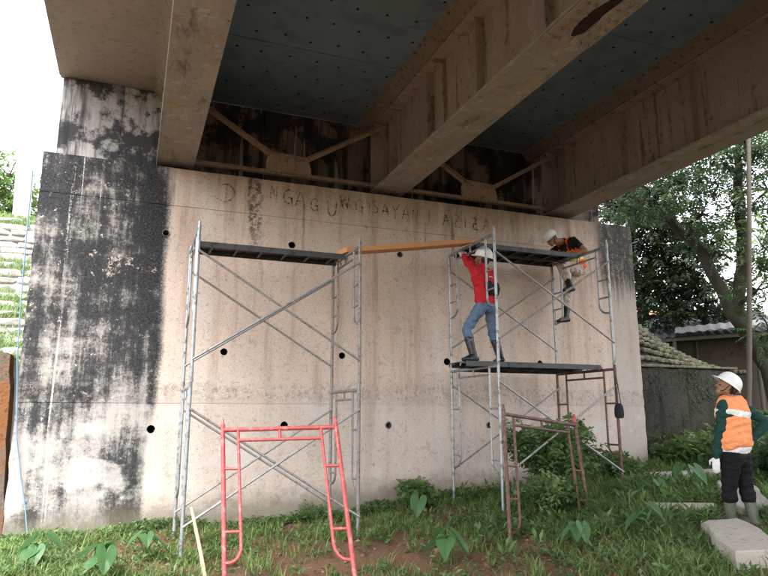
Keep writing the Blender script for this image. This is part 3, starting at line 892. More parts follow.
def corrugated(name, p00, p10, p01, mat, parent, waves=14, amp=0.022, thick=0.006):
    """corrugated sheet spanned by p00->p10 (across the waves) and p00->p01 (down the slope)"""
    p00, p10, p01 = map(Vector, (p00, p10, p01)); e = p10 - p00; d = p01 - p00; n = e.cross(d).normalized()
    if n.z < 0: n = -n
    N = waves * 6; vs = []
    for lay in (0, -thick):
        for i in range(N + 1):
            o = n * (amp * math.sin(2*math.pi*waves*i/N) + lay)
            vs += [p00 + e*(i/N) + o, p00 + e*(i/N) + d + o]
    b = 2*(N+1); fs = []
    for i in range(N):
        fs.append((2*i, 2*i+1, 2*i+3, 2*i+2)); fs.append((b+2*i, b+2*i+2, b+2*i+3, b+2*i+1))
        fs.append((2*i, 2*i+2, b+2*i+2, b+2*i)); fs.append((2*i+1, b+2*i+1, b+2*i+3, 2*i+3))
    fs.append((0, b, b+1, 1)); fs.append((2*N, 2*N+1, b+2*N+1, b+2*N))
    return MB().add(vs, fs).build(name, mat, parent, smooth=50)

shed = empty('shed', (12.2, 11.6, 0.3), 'dark plastered shed with corrugated lean-to roof behind the wing wall', 'shed')
sa, sb, sc_ = Vector((10.3, 13.1, 0)), Vector((13.6, 10.45, 0)), Vector((1.5, 1.9, 0))
sw = MB()
poly = [sa + Vector((0, 0, 0.0)), sb + Vector((0, 0, 0.0)), sb + Vector((0, 0, 3.12)), sa + Vector((0, 0, 2.92))]
sw.prism(poly, sc_); sw.build('wall', M['shedwall'], shed, smooth=0)
e = (sb - sa).normalized(); nrm = Vector((-e.y, e.x, 0)) * -1
if nrm.dot(Vector((-1, -1, 0))) < 0: nrm = -nrm
o_ = nrm * 0.45
corrugated('roof_sheet', sa + o_ - e*0.3 + Vector((0,0,2.86)), sb + o_ + e*0.3 + Vector((0,0,3.05)), sa + sc_ - e*0.3 + Vector((0,0,3.75)), M['sheet'], shed, 26)
MB().bar(sa + o_*0.9 - e*0.2 + Vector((0,0,2.80)), sb + o_*0.9 + e*0.2 + Vector((0,0,3.0)), 0.05, 0.08).build('eave_beam', M['timber'], shed, smooth=0)
for t in (0.12, 0.5, 0.9):
    p = sa.lerp(sb, t) + o_*0.85
    MB().tube([p + Vector((0,0,g(p.x,p.y)-0.05)), p + Vector((0,0,2.78 + 0.2*t))], 0.045, 8).build('post', M['timber'], shed)
for k in range(3):
    p = sa.lerp(sb, 0.30 + 0.16*k) + nrm*0.03
    MB().box(p.x - 0.02, p.x + 0.02, p.y - 0.02, p.y + 0.02, 0.3, 2.9).build('batten', M['timber'], shed, smooth=0)
# zinc sheets laid loosely on the eave
zs = corrugated('zinc_sheet', sa.lerp(sb, 0.50) + o_*1.2 + Vector((0,0,3.03)), sa.lerp(sb, 0.98) + o_*1.3 + Vector((0,0,3.16)), sa.lerp(sb, 0.52) + o_*0.2 + Vector((0,0,3.22)), M['zinc'], None, 9, 0.015)
tag(zs, 'bright zinc sheet laid loose on the edge of the shed roof', 'roof sheet')

# tiled house behind the shed
hs2 = empty('house', (15.5, 17.5, 0.3), 'house with reddish tiled roof glimpsed above the shed under the branches', 'house')
hx, hy = 15.6, 17.6
MB().box(hx-3, hx+3, hy, hy+4, 0, 3.9).build('wall', M['slab'], hs2, smooth=0)
MB().prism([(hx-3.4, hy-0.6, 3.75), (hx-3.4, hy+2, 5.3), (hx-3.4, hy+4.6, 3.75)], (6.8, 0, 0)).build('roof', M['tile'], hs2, smooth=0)
for k in range(3):
    wx = hx - 2 + 2*k
    fr = MB().box(wx-0.45, wx+0.45, hy-0.05, hy-0.003, 1.4, 2.7).build('window', M['timber'], hs2, smooth=0)
    MB().box(wx-0.37, wx+0.37, hy-0.06, hy-0.052, 1.48, 2.62).build('pane', M['sheet'], fr, smooth=0)

# upright bamboo pole with nodes
mb = MB(); pts = []; rad = []
P0 = Vector((9.66, 8.15, g(9.66, 8.15) - 0.1)); P1 = Vector((10.08, 7.70, 6.6))
for k in range(37):
    t = k / 36; p = P0.lerp(P1, t) + Vector((0.03*math.sin(3*t), 0, 0)); pts.append(p)
    rad.append((0.047 - 0.014 * t) * (1.12 if k % 3 == 0 else 1.0))
o = mb.tube(pts, rad, 10).build('bamboo_pole', M['bamboo'], None, loc=P0); tag(o, 'tall grey bamboo pole standing upright behind the watching man', 'pole')
for i, (x, y, h, lx, lab) in enumerate(((12.05, 8.75, 2.6, 0.25, 'grey timber post left of its pair beside the bamboo pole'), (12.6, 8.5, 2.4, -0.2, 'grey timber post right of its pair, at the photo edge'))):
    o = MB().tube([(x, y, 0), (x + lx*0.5, y, h*0.55), (x + lx, y, h)], [0.09, 0.08, 0.07], 8).build('timber_post', M['timber'], None, loc=(x, y, 0))
    tag(o, lab, 'post', 'timber posts by the shed')

# ------------------------------------------------------------------ left side: retaining wall, terraces, white post
def mat_rustwall():
    m = Mat('orange_stained_wall'); p = m.pos(); x, y, z = m.xyz(p)
    n1 = m.noise(m.vs(p, (3, 3, 1.0)), 1.0, 7, 0.65); n2 = m.noise(p, 12, 6, 0.7)
    col = m.mix(n2, (0.07, 0.058, 0.048), (0.15, 0.125, 0.10))
    col = m.mix(m.sm(n1, 0.42, 0.55, 0, 0.9), col, m.mix(n2, (0.10, 0.04, 0.015), (0.24, 0.10, 0.035)))
    col = m.mix(m.sm(n2, 0.55, 0.68, 0, 0.8), col, (0.035, 0.028, 0.022))
    return m.out(col, 0.9, 0, n2, 0.7, 0.03, spec=0.2)
lw = empty('side_wall', (-2.6, 9.95, -0.3), 'orange stained low retaining wall left of the abutment', 'retaining wall')
mb = MB(); outl = [(-4.6, -0.6)]; rr = random.Random(11)
for k in range(12): outl.append((-1.565 + 0.13 * (1 - k/11) + rr.uniform(-.018, .018), -0.5 + 2.5 * k / 11))
for k in range(10): outl.append((-1.6 - 3.0 * k / 9, 2.03 + rr.uniform(-.02, .02)))
mb.prism([(x, 9.95, z) for x, z in outl], (0, 0.4, 0)); mb.build('wall_body', mat_rustwall(), lw, smooth=0)
M['palestone'] = mat_concrete('pale_stone', (0.42, 0.40, 0.38), (0.58, 0.56, 0.53), (0.17, 0.155, 0.135), 0.6, 2.0)
tb = empty('stone_terrace', (-3.5, 10.4, 2.0), 'pale stone terraced bank rising left of the abutment', 'embankment')
def tz(y): return 2.0 + (y - 10.35) * 0.86
bedv = [(-7.5, 10.3, -0.5), (-1.45, 10.3, -0.5), (-1.45, 10.3, 1.93), (-7.5, 10.3, 1.93), (-7.5, 13.7, 4.80), (-1.45, 13.7, 4.80), (-1.45, 16.5, 4.95), (-7.5, 16.5, 4.95)]
bed2 = MB().add(bedv, [(0,1,2,3), (3,2,5,4), (4,5,6,7)]).build('bank', M['palestone'], tb, smooth=0)
y = 10.45; j = 0
while y < 13.7:
    x = -4.6 + (0.15 if j % 2 else 0)
    while x < -1.5:
        w = rr.uniform(0.18, 0.55)
        mb = MB(); rock(mb, (x + w/2, y + rr.uniform(-.03, .03), tz(y) - 0.02 + rr.uniform(-.02, .02)), (w*0.53, 0.16, rr.uniform(0.035, 0.085)), rr, 1)
        mb.build('stone', M['palestone'], bed2, smooth=25)
        x += w
    y += 0.19; j += 1
M['whitepost'] = mat_simple('white_post', (0.72, 0.72, 0.70), 0.7, 0, 0.1, 6, (0.5, 0.5, 0.48), 0.4)
wp = MB().prism([(-2.42, 13.9, 4.6), (-2.14, 13.9, 4.6), (-2.14, 14.15, 4.6), (-2.42, 14.15, 4.6)], (-0.12, 0, 4.0)).build('concrete_post', M['whitepost'], None, bevel=0.02, smooth=0, loc=(-2.3, 14, 4.6))
tag(wp, 'tall white concrete post on top of the stone terrace', 'post')

# ------------------------------------------------------------------ concrete slabs lying at the right
M['slabstone'] = mat_concrete('broken_slab', (0.33, 0.30, 0.26), (0.45, 0.41, 0.36), (0.16, 0.14, 0.11), 0.6, 2.0, 0.6)
def slab(pts, t, label, loc):
    rr = random.Random(len(label)); P = []
    n = len(pts)
    for i in range(n):
        a = Vector(pts[i]); b = Vector(pts[(i+1) % n])
        for k in range(5): P.append(a.lerp(b, k/5) + Vector((rr.uniform(-.025,.025), rr.uniform(-.025,.025), 0)))
    o = MB().prism(P, (0, 0, -t)).build('concrete_slab', M['slabstone'], None, bevel=0.012, smooth=0, loc=loc)
    tag(o, label, 'slab', 'concrete slabs lying in the weeds')
slab([(4.86, 4.30, 0.06), (5.3, 4.10, 0.08), (6.05, 5.25, 0.13), (5.62, 5.38, 0.11)], 0.16, 'long pale concrete slab in the weeds at the bottom edge, nearest the camera', (5.4, 4.75, -0.1))
slab([(6.62, 5.75, 0.14), (7.05, 5.62, 0.17), (8.0, 6.75, 0.33), (7.55, 6.9, 0.30)], 0.18, 'tilted pale concrete slab just right of the watching man', (7.3, 6.2, 0.1))
slab([(5.9, 6.25, 0.12), (6.5, 5.95, 0.12), (6.75, 6.2, 0.13), (6.1, 6.55, 0.13)], 0.14, 'flat pale concrete slab left of the watching man, half buried', (6.3, 6.2, 0.0))
slab([(7.2, 8.35, 0.24), (8.6, 7.75, 0.33), (8.75, 7.95, 0.35), (7.35, 8.55, 0.26)], 0.16, 'narrow pale concrete kerb slab below the dark wing wall', (8.0, 8.15, 0.1))
# ------------------------------------------------------------------ people
def capsule(mb, a, b, ra, rb, n=14, rings=4):
    a = Vector(a); b = Vector(b)
    d = b - a; L = d.length
    if L < 1e-5: d = Vector((0, 0, 1)); L = 1e-5
    q = Vector((0, 0, 1)).rotation_difference(d).to_matrix()
    prof = []
    for k in range(rings + 1):
        t = -math.pi/2 + (math.pi/2) * k / rings
        prof.append((max(ra * math.cos(t), 1e-4), ra * math.sin(t)))
    for k in range(rings + 1):
        t = (math.pi/2) * k / rings
        prof.append((max(rb * math.cos(t), 1e-4), L + rb * math.sin(t)))
    mb.lathe(prof, a, n, axis=q)

def remesh(caps, voxel, smooth=3, seed=0):
    """one continuous surface from tapered capsules; returns verts, quads, tag index per face"""
    mb = MB()
    for c in caps: capsule(mb, c[0], c[1], c[2], c[3])
    me = bpy.data.meshes.new('tmp'); me.from_pydata(mb.v, [], mb.f)
    ob = bpy.data.objects.new('tmp', me); COL.objects.link(ob)
    md = ob.modifiers.new('r', 'REMESH'); md.mode = 'VOXEL'; md.voxel_size = voxel
    dg = bpy.context.evaluated_depsgraph_get()
    m2 = bpy.data.meshes.new_from_object(ob.evaluated_get(dg))
    V = np.zeros(len(m2.vertices) * 3); m2.vertices.foreach_get('co', V); V = V.reshape(-1, 3)
    F = np.zeros(len(m2.loops), dtype=np.int32); m2.loops.foreach_get('vertex_index', F); F = F.reshape(-1, 4)
    bpy.data.objects.remove(ob); bpy.data.meshes.remove(me); bpy.data.meshes.remove(m2)
    E = np.concatenate([F[:, [0, 1]], F[:, [1, 2]], F[:, [2, 3]], F[:, [3, 0]]])
    deg = np.bincount(E.ravel(), minlength=len(V))[:, None].astype(float)
    for _ in range(smooth):
        acc = np.zeros_like(V); np.add.at(acc, E[:, 0], V[E[:, 1]]); np.add.at(acc, E[:, 1], V[E[:, 0]])
        V = V * 0.45 + 0.55 * acc / np.maximum(deg, 1)
    return V, F

def cap_dist(P, c):
    a = np.array(c[0]); b = np.array(c[1]); d = b - a; L2 = max(d @ d, 1e-9)
    t = np.clip((P - a) @ d / L2, 0, 1)
    return np.linalg.norm(P - a - t[:, None] * d, axis=1) - (c[2] * (1 - t) + c[3] * t)

def wrinkle(V, F, w, amp, freq, seed):
    """cloth folds: push vertices along normals with stretched waves; w = weight per vertex"""
    n = np.zeros_like(V)
    fn = np.cross(V[F[:, 2]] - V[F[:, 0]], V[F[:, 3]] - V[F[:, 1]])
    for k in range(4): np.add.at(n, F[:, k], fn)
    n /= np.maximum(np.linalg.norm(n, axis=1), 1e-9)[:, None]
    r = np.random.RandomState(seed); h = np.zeros(len(V))
    for k in range(7):
        d = r.normal(size=3); d[2] *= 1.6; d /= np.linalg.norm(d)
        f = freq * r.uniform(0.6, 1.7)
        ph = V @ d * f + r.uniform(0, 6.3) + 1.3 * np.sin(V @ r.normal(size=3) * 9)
        h += np.sin(ph) ** 3 / 2.2
    return V + n * (h * amp * w)[:, None]

def skinned(name, caps, mats, parent, voxel=0.008, smooth=3, folds=None, seed=1, bands=()):
    if folds: folds = {k: v * 1.5 for k, v in folds.items()}
    V, F = remesh(caps, voxel, smooth)
    tags = sorted(set(c[4] for c in caps)); 
    D = np.full((len(tags), len(V)), 1e3)
    for c in caps:
        i = tags.index(c[4]); D[i] = np.minimum(D[i], cap_dist(V, c))
    near_ = D.argmin(0)
    if folds:
        w = np.zeros(len(V))
        for t, a in folds.items():
            if t in tags: w[near_ == tags.index(t)] = a
        V = wrinkle(V, F, w, 1.0, 55, seed)
    fi = near_[F[:, 0]]
    ml = [mats[t] for t in tags]
    for (bp_, ax_, hw_, bm_) in bands:
        fc = V[F].mean(1); q = np.abs((fc - np.array(bp_)) @ np.array(ax_)) < hw_
        fi = np.where(q, len(ml), fi); ml.append(bm_)
    o = np_mesh(name, V, F, ml, parent, smooth=True)
    o.data.polygons.foreach_set('material_index', fi.astype(np.int32))
    return o

def ik(S_, H_, l1, l2, pole):
    S_ = Vector(S_); H_ = Vector(H_); d = H_ - S_; L = min(d.length, (l1 + l2) * 0.998)
    dn = d.normalized(); a = (l1*l1 - l2*l2 + L*L) / (2*L); h = math.sqrt(max(l1*l1 - a*a, 0))
    p = Vector(pole); p = (p - dn * p.dot(dn)).normalized()
    return S_ + dn * a + p * h

def limb(caps, a, b, ra, rm, rb, tag_):
    a = Vector(a); b = Vector(b); m_ = a.lerp(b, 0.42)
    caps.append((a, m_, ra, rm, tag_)); caps.append((m_, b, rm, rb, tag_))

def hand(caps, wrist, d, n, thumb, curl, tag_, s=1.0):
    """palm, four fingers curling towards n, thumb leaving the side"""
    w = Vector(wrist); d = Vector(d).normalized(); n = Vector(n); n = (n - d * n.dot(d)).normalized()
    t = Vector(thumb); t = (t - d * t.dot(d) - n * t.dot(n)).normalized()
    for k in (-0.030, -0.010, 0.010, 0.028):
        caps.append((w + d*0.012*s + t*k*0.55*s, w + d*0.082*s + t*k*s, 0.0165*s, 0.013*s, tag_))
    for k, L in ((0.030, 0.078), (0.010, 0.088), (-0.011, 0.080), (-0.030, 0.062)):
        p = w + d*0.085*s + t*k*s; ang = 0.25 * curl; dd = d
        for j, f in enumerate((0.45, 0.32, 0.23)):
            dd = (d * math.cos(ang) + n * math.sin(ang)).normalized()
            q = p + dd * L * f * s
            caps.append((p, q, (0.0105 - 0.001*j)*s, (0.0095 - 0.001*j)*s, tag_)); p = q
            ang += curl
    p = w + d*0.03*s + t*0.030*s
    q = p + (t*0.75 + d*0.55 + n*0.25*curl).normalized() * 0.042*s
    caps.append((p, q, 0.0135*s, 0.0115*s, tag_))
    r_ = q + (d*0.9 + t*0.1 + n*0.55*curl).normalized() * 0.034*s
    caps.append((q, r_, 0.011*s, 0.0095*s, tag_))

def torso(caps, P, C, lat0, lat1, tag_up, tag_lo, grow=0.0, split=0.12, prof=None, n=9, t0=0.0, t1=1.0):
    P = Vector(P); C = Vector(C)
    prof = prof or [(0, .085, .105), (.25, .08, .102), (.5, .075, .102), (.8, .10, .112), (.93, .125, .092), (1.0, .14, .072)]
    prev = None
    for i in range(n):
        t = t0 + (t1 - t0) * i / (n - 1)
        for k in range(len(prof) - 1):
            if prof[k][0] <= t <= prof[k+1][0]: break
        u = (t - prof[k][0]) / (prof[k+1][0] - prof[k][0])
        h = prof[k][1]*(1-u) + prof[k+1][1]*u; r = prof[k][2]*(1-u) + prof[k+1][2]*u + grow
        lat = (Vector(lat0).lerp(Vector(lat1), t)).normalized()
        c = P.lerp(C, t)
        caps.append((c - lat*h, c + lat*h, r, r, tag_lo if t < split else tag_up))

def head(caps, c, f, up, tag_='skin', hair='hair'):
    c = Vector(c); f = Vector(f).normalized(); up = Vector(up); up = (up - f*up.dot(f)).normalized(); s = f.cross(up)
    caps.append((c + up*0.025 - f*0.02, c + up*0.03 + f*0.012, 0.088, 0.085, tag_))
    caps.append((c - up*0.01 + f*0.02, c - up*0.075 + f*0.055, 0.068, 0.038, tag_))      # face to chin
    caps.append((c - up*0.04 - s*0.038, c - up*0.04 + s*0.038, 0.045, 0.045, tag_))       # jaw width
    caps.append((c + up*0.012 + f*0.088, c - up*0.022 + f*0.108, 0.011, 0.016, tag_))    # nose
    caps.append((c + up*0.022 + f*0.078 - s*0.04, c + up*0.022 + f*0.078 + s*0.04, 0.014, 0.014, tag_))  # brow
    caps.append((c - up*0.052 + f*0.085 - s*0.018, c - up*0.052 + f*0.085 + s*0.018, 0.011, 0.011, 'lip'))
    for q in (-1, 1):
        caps.append((c + s*q*0.086 + up*0.018 - f*0.005, c + s*q*0.086 - up*0.022 - f*0.0, 0.014, 0.011, tag_))  # ears
        caps.append((c + f*0.079 + s*q*0.031 + up*0.002, c + f*0.083 + s*q*0.031 + up*0.002, 0.010, 0.009, 'eye'))
    caps.append((c - f*0.055 + up*0.01, c - f*0.055 - up*0.04, 0.060, 0.05, hair))
    for q in (-1, 1):
        caps.append((c + s*q*0.06 - f*0.03 + up*0.0, c + s*q*0.05 - f*0.04 - up*0.035, 0.036, 0.03, hair))

def helmet(parent, c, f, up, mat):
    c = Vector(c); f = Vector(f).normalized(); up = Vector(up); up = (up - f*up.dot(f)).normalized(); s = f.cross(up)
    A = Matrix((f, s, up)).transposed()
    mb = MB(); N = 36; vs = []; rows = 9
    for i in range(rows + 1):
        t = i / rows * math.pi / 2
        for k in range(N):
            a = 2*math.pi*k/N
            rx = 0.137 * math.cos(t)**0.85 if t < 1.57 else 0.0; ry = 0.116 * math.cos(t)**0.85 if t < 1.57 else 0.0
            z = 0.125 * math.sin(t)
            ridge = 0.009 * math.exp(-((math.sin(a) * math.cos(t)) / 0.16)**2) * math.sin(t)**0.5 if t > 0.3 else 0
            vs.append(c + A @ Vector((rx*math.cos(a), ry*math.sin(a), z + ridge)))
    fs = [(i*N+k, i*N+(k+1) % N, (i+1)*N+(k+1) % N, (i+1)*N+k) for i in range(rows) for k in range(N)]
    mb.add(vs, fs)
    # brim, deeper at the peak
    ring = []
    for (gr_, dz) in ((0.0, 0.004), (1.0, -0.010), (1.0, -0.016), (0.0, -0.006)):
        for k in range(N):
            a = 2*math.pi*k/N
            ext = 0.014 + 0.045 * max(0, math.cos(a))**2
            ring.append(c + A @ Vector(((0.135 + ext*gr_)*math.cos(a), (0.114 + ext*gr_*0.9)*math.sin(a), dz - 0.012*gr_*max(0, math.cos(a))**2)))
    mb.add(ring, [(i*N+k, i*N+(k+1) % N, ((i+1) % 4)*N+(k+1) % N, ((i+1) % 4)*N+k) for i in range(4) for k in range(N)])
    h = mb.build('hard_hat', mat, parent, smooth=50)
    m2 = MB(); pts = [c + s*0.10 - up*0.005, c + s*0.085 - up*0.10 + f*0.02, c - up*0.155 + f*0.055, c - s*0.085 - up*0.10 + f*0.02, c - s*0.10 - up*0.005]
    m2.tube(pts, 0.004, 6); m2.build('chin_strap', M['blackcloth'], h)
    return h

def boot(parent, ankle, toe_dir, shin_dir, h, mat, label=None):
    a = Vector(ankle); t = Vector(toe_dir).normalized(); s = Vector(shin_dir).normalized()
    upv = Vector((0, 0, 1)); up = (upv - t*upv.dot(t)).normalized(); side = t.cross(up)
    caps = []
    sole = a - up*0.075
    for q in (-1, 1):
        caps.append((sole - t*0.055 + side*q*0.016 + up*0.036, sole + t*0.155 + side*q*0.020 + up*0.030, 0.032, 0.030, 'b'))
        caps.append((sole - t*0.055 + side*q*0.022 + up*0.010, sole + t*0.16 + side*q*0.028 + up*0.010, 0.011, 0.011, 'b'))
    caps.append((sole + t*0.01 + up*0.07, sole + t*0.13 + up*0.035, 0.048, 0.034, 'b'))
    caps.append((a - up*0.02 - t*0.01, a + s*h*0.5, 0.052, 0.060, 'b')); caps.append((a + s*h*0.5, a + s*h, 0.060, 0.066, 'b'))
    caps.append((a + s*h*0.97, a + s*h, 0.069, 0.069, 'b'))
    return skinned('boot', caps, {'b': mat}, parent, 0.008, 2)

M['skin'] = mat_simple('brown_skin', (0.27, 0.135, 0.08), 0.55, 0, 0.12, 8, None, 0, 0.05, 0.4)
M['hair'] = mat_simple('black_hair', (0.012, 0.010, 0.009), 0.6, 0, 0.3, 40)
M['eye'] = mat_simple('dark_eye', (0.02, 0.015, 0.012), 0.2)
M['lip'] = mat_simple('lip', (0.22, 0.09, 0.07), 0.5)
def mat_cloth(name, col, var=0.25, weave=220, dirt=None, dw=0.4):
    m = Mat(name); p = m.pos()
    n = m.noise(p, 9, 4, 0.6); w = m.noise(p, weave, 2, 0.5); n2 = m.noise(p, 3.5, 5, 0.6)
    c = m.mix(n, tuple(q*(1-var) for q in col), tuple(min(1, q*(1+var)) for q in col))
    if dirt: c = m.mix(m.sm(n2, 0.5, 0.65, 0, dw), c, dirt)
    return m.out(c, 0.85, 0, n + w * 0.3, 0.35, 0.012, spec=0.2)
M['redjacket'] = mat_cloth('red_jacket', (0.46, 0.022, 0.03))
M['denim'] = mat_cloth('blue_denim', (0.10, 0.155, 0.25), 0.4, 300, (0.19, 0.25, 0.33), 0.6)
M['blackrubber'] = mat_simple('black_rubber', (0.012, 0.012, 0.014), 0.35, 0, 0.3, 14, (0.05, 0.045, 0.04), 0.5)
M['olive'] = mat_simple('olive_rubber', (0.10, 0.11, 0.08), 0.45, 0, 0.3, 10, (0.17, 0.13, 0.09), 0.6)
M['khaki'] = mat_cloth('khaki_trousers', (0.52, 0.44, 0.38), 0.2, 250, (0.30, 0.24, 0.19), 0.5)
M['black'] = mat_cloth('black_shirt', (0.014, 0.013, 0.014), 0.3)
M['blackpants'] = mat_cloth('black_trousers', (0.008, 0.008, 0.0095), 0.3)
M['teal'] = mat_cloth('dark_green_sleeve', (0.014, 0.048, 0.042), 0.25)
M['glove'] = mat_cloth('white_glove', (0.72, 0.71, 0.70), 0.08)
M['white'] = mat_simple('white_hat_shell', (0.80, 0.80, 0.78), 0.35, 0, 0.04, 10, (0.62, 0.60, 0.56), 0.25, 0.03)
M['shirtw'] = mat_cloth('white_shirt_hem', (0.66, 0.64, 0.62), 0.1)
M['orange'] = mat_cloth('orange_vest', (0.86, 0.31, 0.13), 0.14)
M['orangered'] = mat_cloth('red_orange_vest', (0.78, 0.13, 0.03), 0.15)
M['reflect'] = mat_simple('reflective_tape', (0.75, 0.74, 0.70), 0.35, 0.0, 0.08, 30)
M['yellow'] = mat_simple('yellow_tape', (0.75, 0.70, 0.12), 0.4)
SKIN = {'skin': M['skin'], 'hair': M['hair'], 'eye': M['eye'], 'lip': M['lip'], 'glove': M['glove']}
V3 = Vector

# ---- worker in the red jacket on the middle platform
pw = empty('person', (4.66, 7.95, 1.915), 'worker in red jacket, jeans and white hard hat standing on the scaffold, arms raised', 'person')
f = V3((-0.42, 0.90, 0)).normalized(); lf = V3((-f.y, f.x, 0)); rt = -lf; up = V3((0, 0, 1))
P = V3((4.66, 7.95, 2.80)); C_ = V3((4.635, 7.985, 3.215)); N_ = C_ + V3((0, 0.01, 0.075)); Hc = V3((4.655, 8.0, 3.425))
caps = []
torso(caps, P, C_, lf, lf, 'jacket', 'jacket', 0.012, 0.0)
caps.append((P - up*0.07 - lf*0.075, P - up*0.07 + lf*0.075, 0.108, 0.108, 'jeans'))
caps.append((C_ + up*0.02, Hc - up*0.05, 0.06, 0.052, 'skin')); caps.append((C_ + up*0.02, C_ + up*0.085, 0.075, 0.066, 'jacket'))
LS = C_ + lf*0.185; RS = C_ + rt*0.185
for s_, hnd, pole in ((LS, V3((4.52, 8.34, 3.545)), V3((-0.9, -0.5, -0.6))), (RS, V3((4.63, 8.42, 3.55)), V3((0.6, -0.3, -0.9)))):
    e_ = ik(s_, hnd, 0.285, 0.26, pole)
    caps.append((C_ + (s_ - C_)*0.5, s_, 0.075, 0.07, 'jacket'))
    limb(caps, s_, e_, 0.068, 0.060, 0.052, 'jacket'); limb(caps, e_, e_.lerp(hnd, 0.94), 0.052, 0.050, 0.042, 'jacket')
    d_ = (hnd - e_).normalized()
    hand(caps, hnd, (d_ + V3((0, 0.3, 0.25))), V3((0.2, 1, -0.6)), V3((1, 0, 0)) if s_ == LS else V3((-1, 0, 0)), 0.75, 'glove', 1.12)
AL = V3((4.425, 7.95, 1.995)); AR = V3((4.87, 7.97, 1.995))
for a_, sg, pole in ((AL, lf, V3((-0.7, 0.5, 0))), (AR, rt, V3((0.3, 0.9, 0)))):
    hip = P + sg*0.095 - up*0.07
    k_ = ik(hip, a_, 0.42, 0.40, pole)
    limb(caps, hip, k_, 0.098, 0.086, 0.066, 'jeans'); limb(caps, k_, a_ + (k_-a_)*0.60, 0.066, 0.068, 0.064, 'jeans')
    caps.append((a_ + (k_-a_)*0.4, a_, 0.034, 0.028, 'jeans'))
head(caps, Hc, V3((-0.55, 0.75, 0.35)), up)
skinned('body', caps, {**SKIN, 'jacket': M['redjacket'], 'jeans': M['denim']}, pw, 0.0075, 3, {'jacket': 0.0055, 'jeans': 0.005}, 3)
for a_, td, sg, pole in ((AL, V3((-0.95, -0.1, -0.02)), lf, V3((-0.7, 0.5, 0))), (AR, V3((0.15, 0.95, 0)), rt, V3((0.3, 0.9, 0)))):
    hip = P + sg*0.095 - up*0.07; k_ = ik(hip, a_, 0.42, 0.40, pole)
    boot(pw, a_, td, (k_ - a_), 0.25, M['blackrubber'])
helmet(pw, Hc + up*0.045 + V3((0.01, -0.01, 0)), V3((-0.55, 0.78, 0.30)), V3((0.1, -0.25, 1)), M['white'])
# reflective piping across the shoulder blades, waist pouch
b0 = C_ - f*0.118 - up*0.075
MB().tube([b0 + lf*0.13 + f*0.03, b0 + lf*0.06, b0 - lf*0.06, b0 - lf*0.13 + f*0.03], 0.009, 6).build('back_stripe', M['reflect'], pw)
caps = []; q0 = P - f*0.12 + up*0.10
for k in (-1, 1): caps.append((q0 + lf*0.07*k, q0 + lf*0.09*k + up*0.12, 0.05, 0.045, 'b')); 
caps.append((q0 - lf*0.08 + up*0.06, q0 + lf*0.08 + up*0.06, 0.06, 0.06, 'b'))
skinned('waist_pouch', caps, {'b': M['blackcloth']}, pw, 0.01, 2)

# ---- worker climbing at the right end, bent over the top platform
pc = empty('person', (6.75, 8.8, 2.6), 'worker in orange vest and khaki trousers climbing the tower, bent over its top', 'person')
f = V3((-1, 0.05, 0)).normalized(); lf = V3((-f.y, f.x, 0)); rt = -lf
P = V3((6.96, 8.84, 3.66)); C_ = V3((6.80, 8.84, 4.075)); Hc = V3((6.47, 8.82, 4.12))
caps = []
torso(caps, P, C_, lf, lf, 'shirt', 'shirt', 0.008, 0.0)
caps.append((P - up*0.05 - lf*0.08, P - up*0.05 + lf*0.08, 0.112, 0.112, 'pants'))
caps.append((C_ + f*0.03 + up*0.03, Hc + V3((0.08, 0, -0.03)), 0.066, 0.055, 'skin')); caps.append((C_, C_ + f*0.10 + up*0.03, 0.085, 0.07, 'shirt'))
LS = C_ + lf*0.19 + up*0.01; RS = C_ + rt*0.185
for s_, hnd, pole, sd_ in ((LS, V3((6.66, 8.56, 3.775)), V3((0.9, -0.35, 0.45)), 1), (RS, V3((6.38, 8.98, 3.76)), V3((0.3, 0.6, 0.5)), -1)):
    e_ = ik(s_, hnd, 0.285, 0.26, pole)
    caps.append((C_ + (s_ - C_)*0.5, s_, 0.072, 0.068, 'shirt'))
    m_ = s_.lerp(e_, 0.55)
    caps.append((s_, m_, 0.066, 0.060, 'shirt')); caps.append((m_, e_, 0.047, 0.043, 'skin')); limb(caps, e_, hnd, 0.044, 0.041, 0.030, 'skin')
    hand(caps, hnd, V3((-0.9, 0.05, -0.35)), V3((-0.4, 0, -1)), V3((0, sd_, 0)), 0.7, 'skin', 1.0)
AU = V3((6.73, 8.72, 3.285)); AD = V3((6.66, 8.80, 2.775))
legs = ((AU, lf, V3((-1, -0.2, 0.3))), (AD, rt, V3((-1, 0.2, 0.1))))
bl = []
for a_, sg, pole in legs:
    hip = P + sg*0.095 - up*0.05; k_ = ik(hip, a_, 0.41, 0.40, pole); bl.append((a_, k_))
    limb(caps, hip, k_, 0.118, 0.106, 0.086, 'pants'); limb(caps, k_, a_ + (k_-a_)*0.44, 0.086, 0.086, 0.074, 'pants')
    caps.append((a_ + (k_-a_)*0.4, a_, 0.034, 0.028, 'pants'))
head(caps, Hc, V3((-0.72, -0.1, -0.62)), V3((-0.6, 0, 0.8)))
skinned('body', caps, {**SKIN, 'shirt': M['black'], 'pants': M['khaki']}, pc, 0.0075, 3, {'shirt': 0.005, 'pants': 0.006}, 7)
for a_, k_ in bl: boot(pc, a_, V3((-0.95, -0.08, -0.12)), (k_ - a_), 0.17, M['blackrubber'])
helmet(pc, Hc + V3((-0.03, 0, 0.045)), V3((-0.78, -0.1, -0.60)), V3((-0.6, 0, 0.8)), M['white'])
caps = []
torso(caps, P, C_, lf, lf, 'vest', 'vest', 0.026, 0.0, n=8, t0=0.02, t1=0.62)
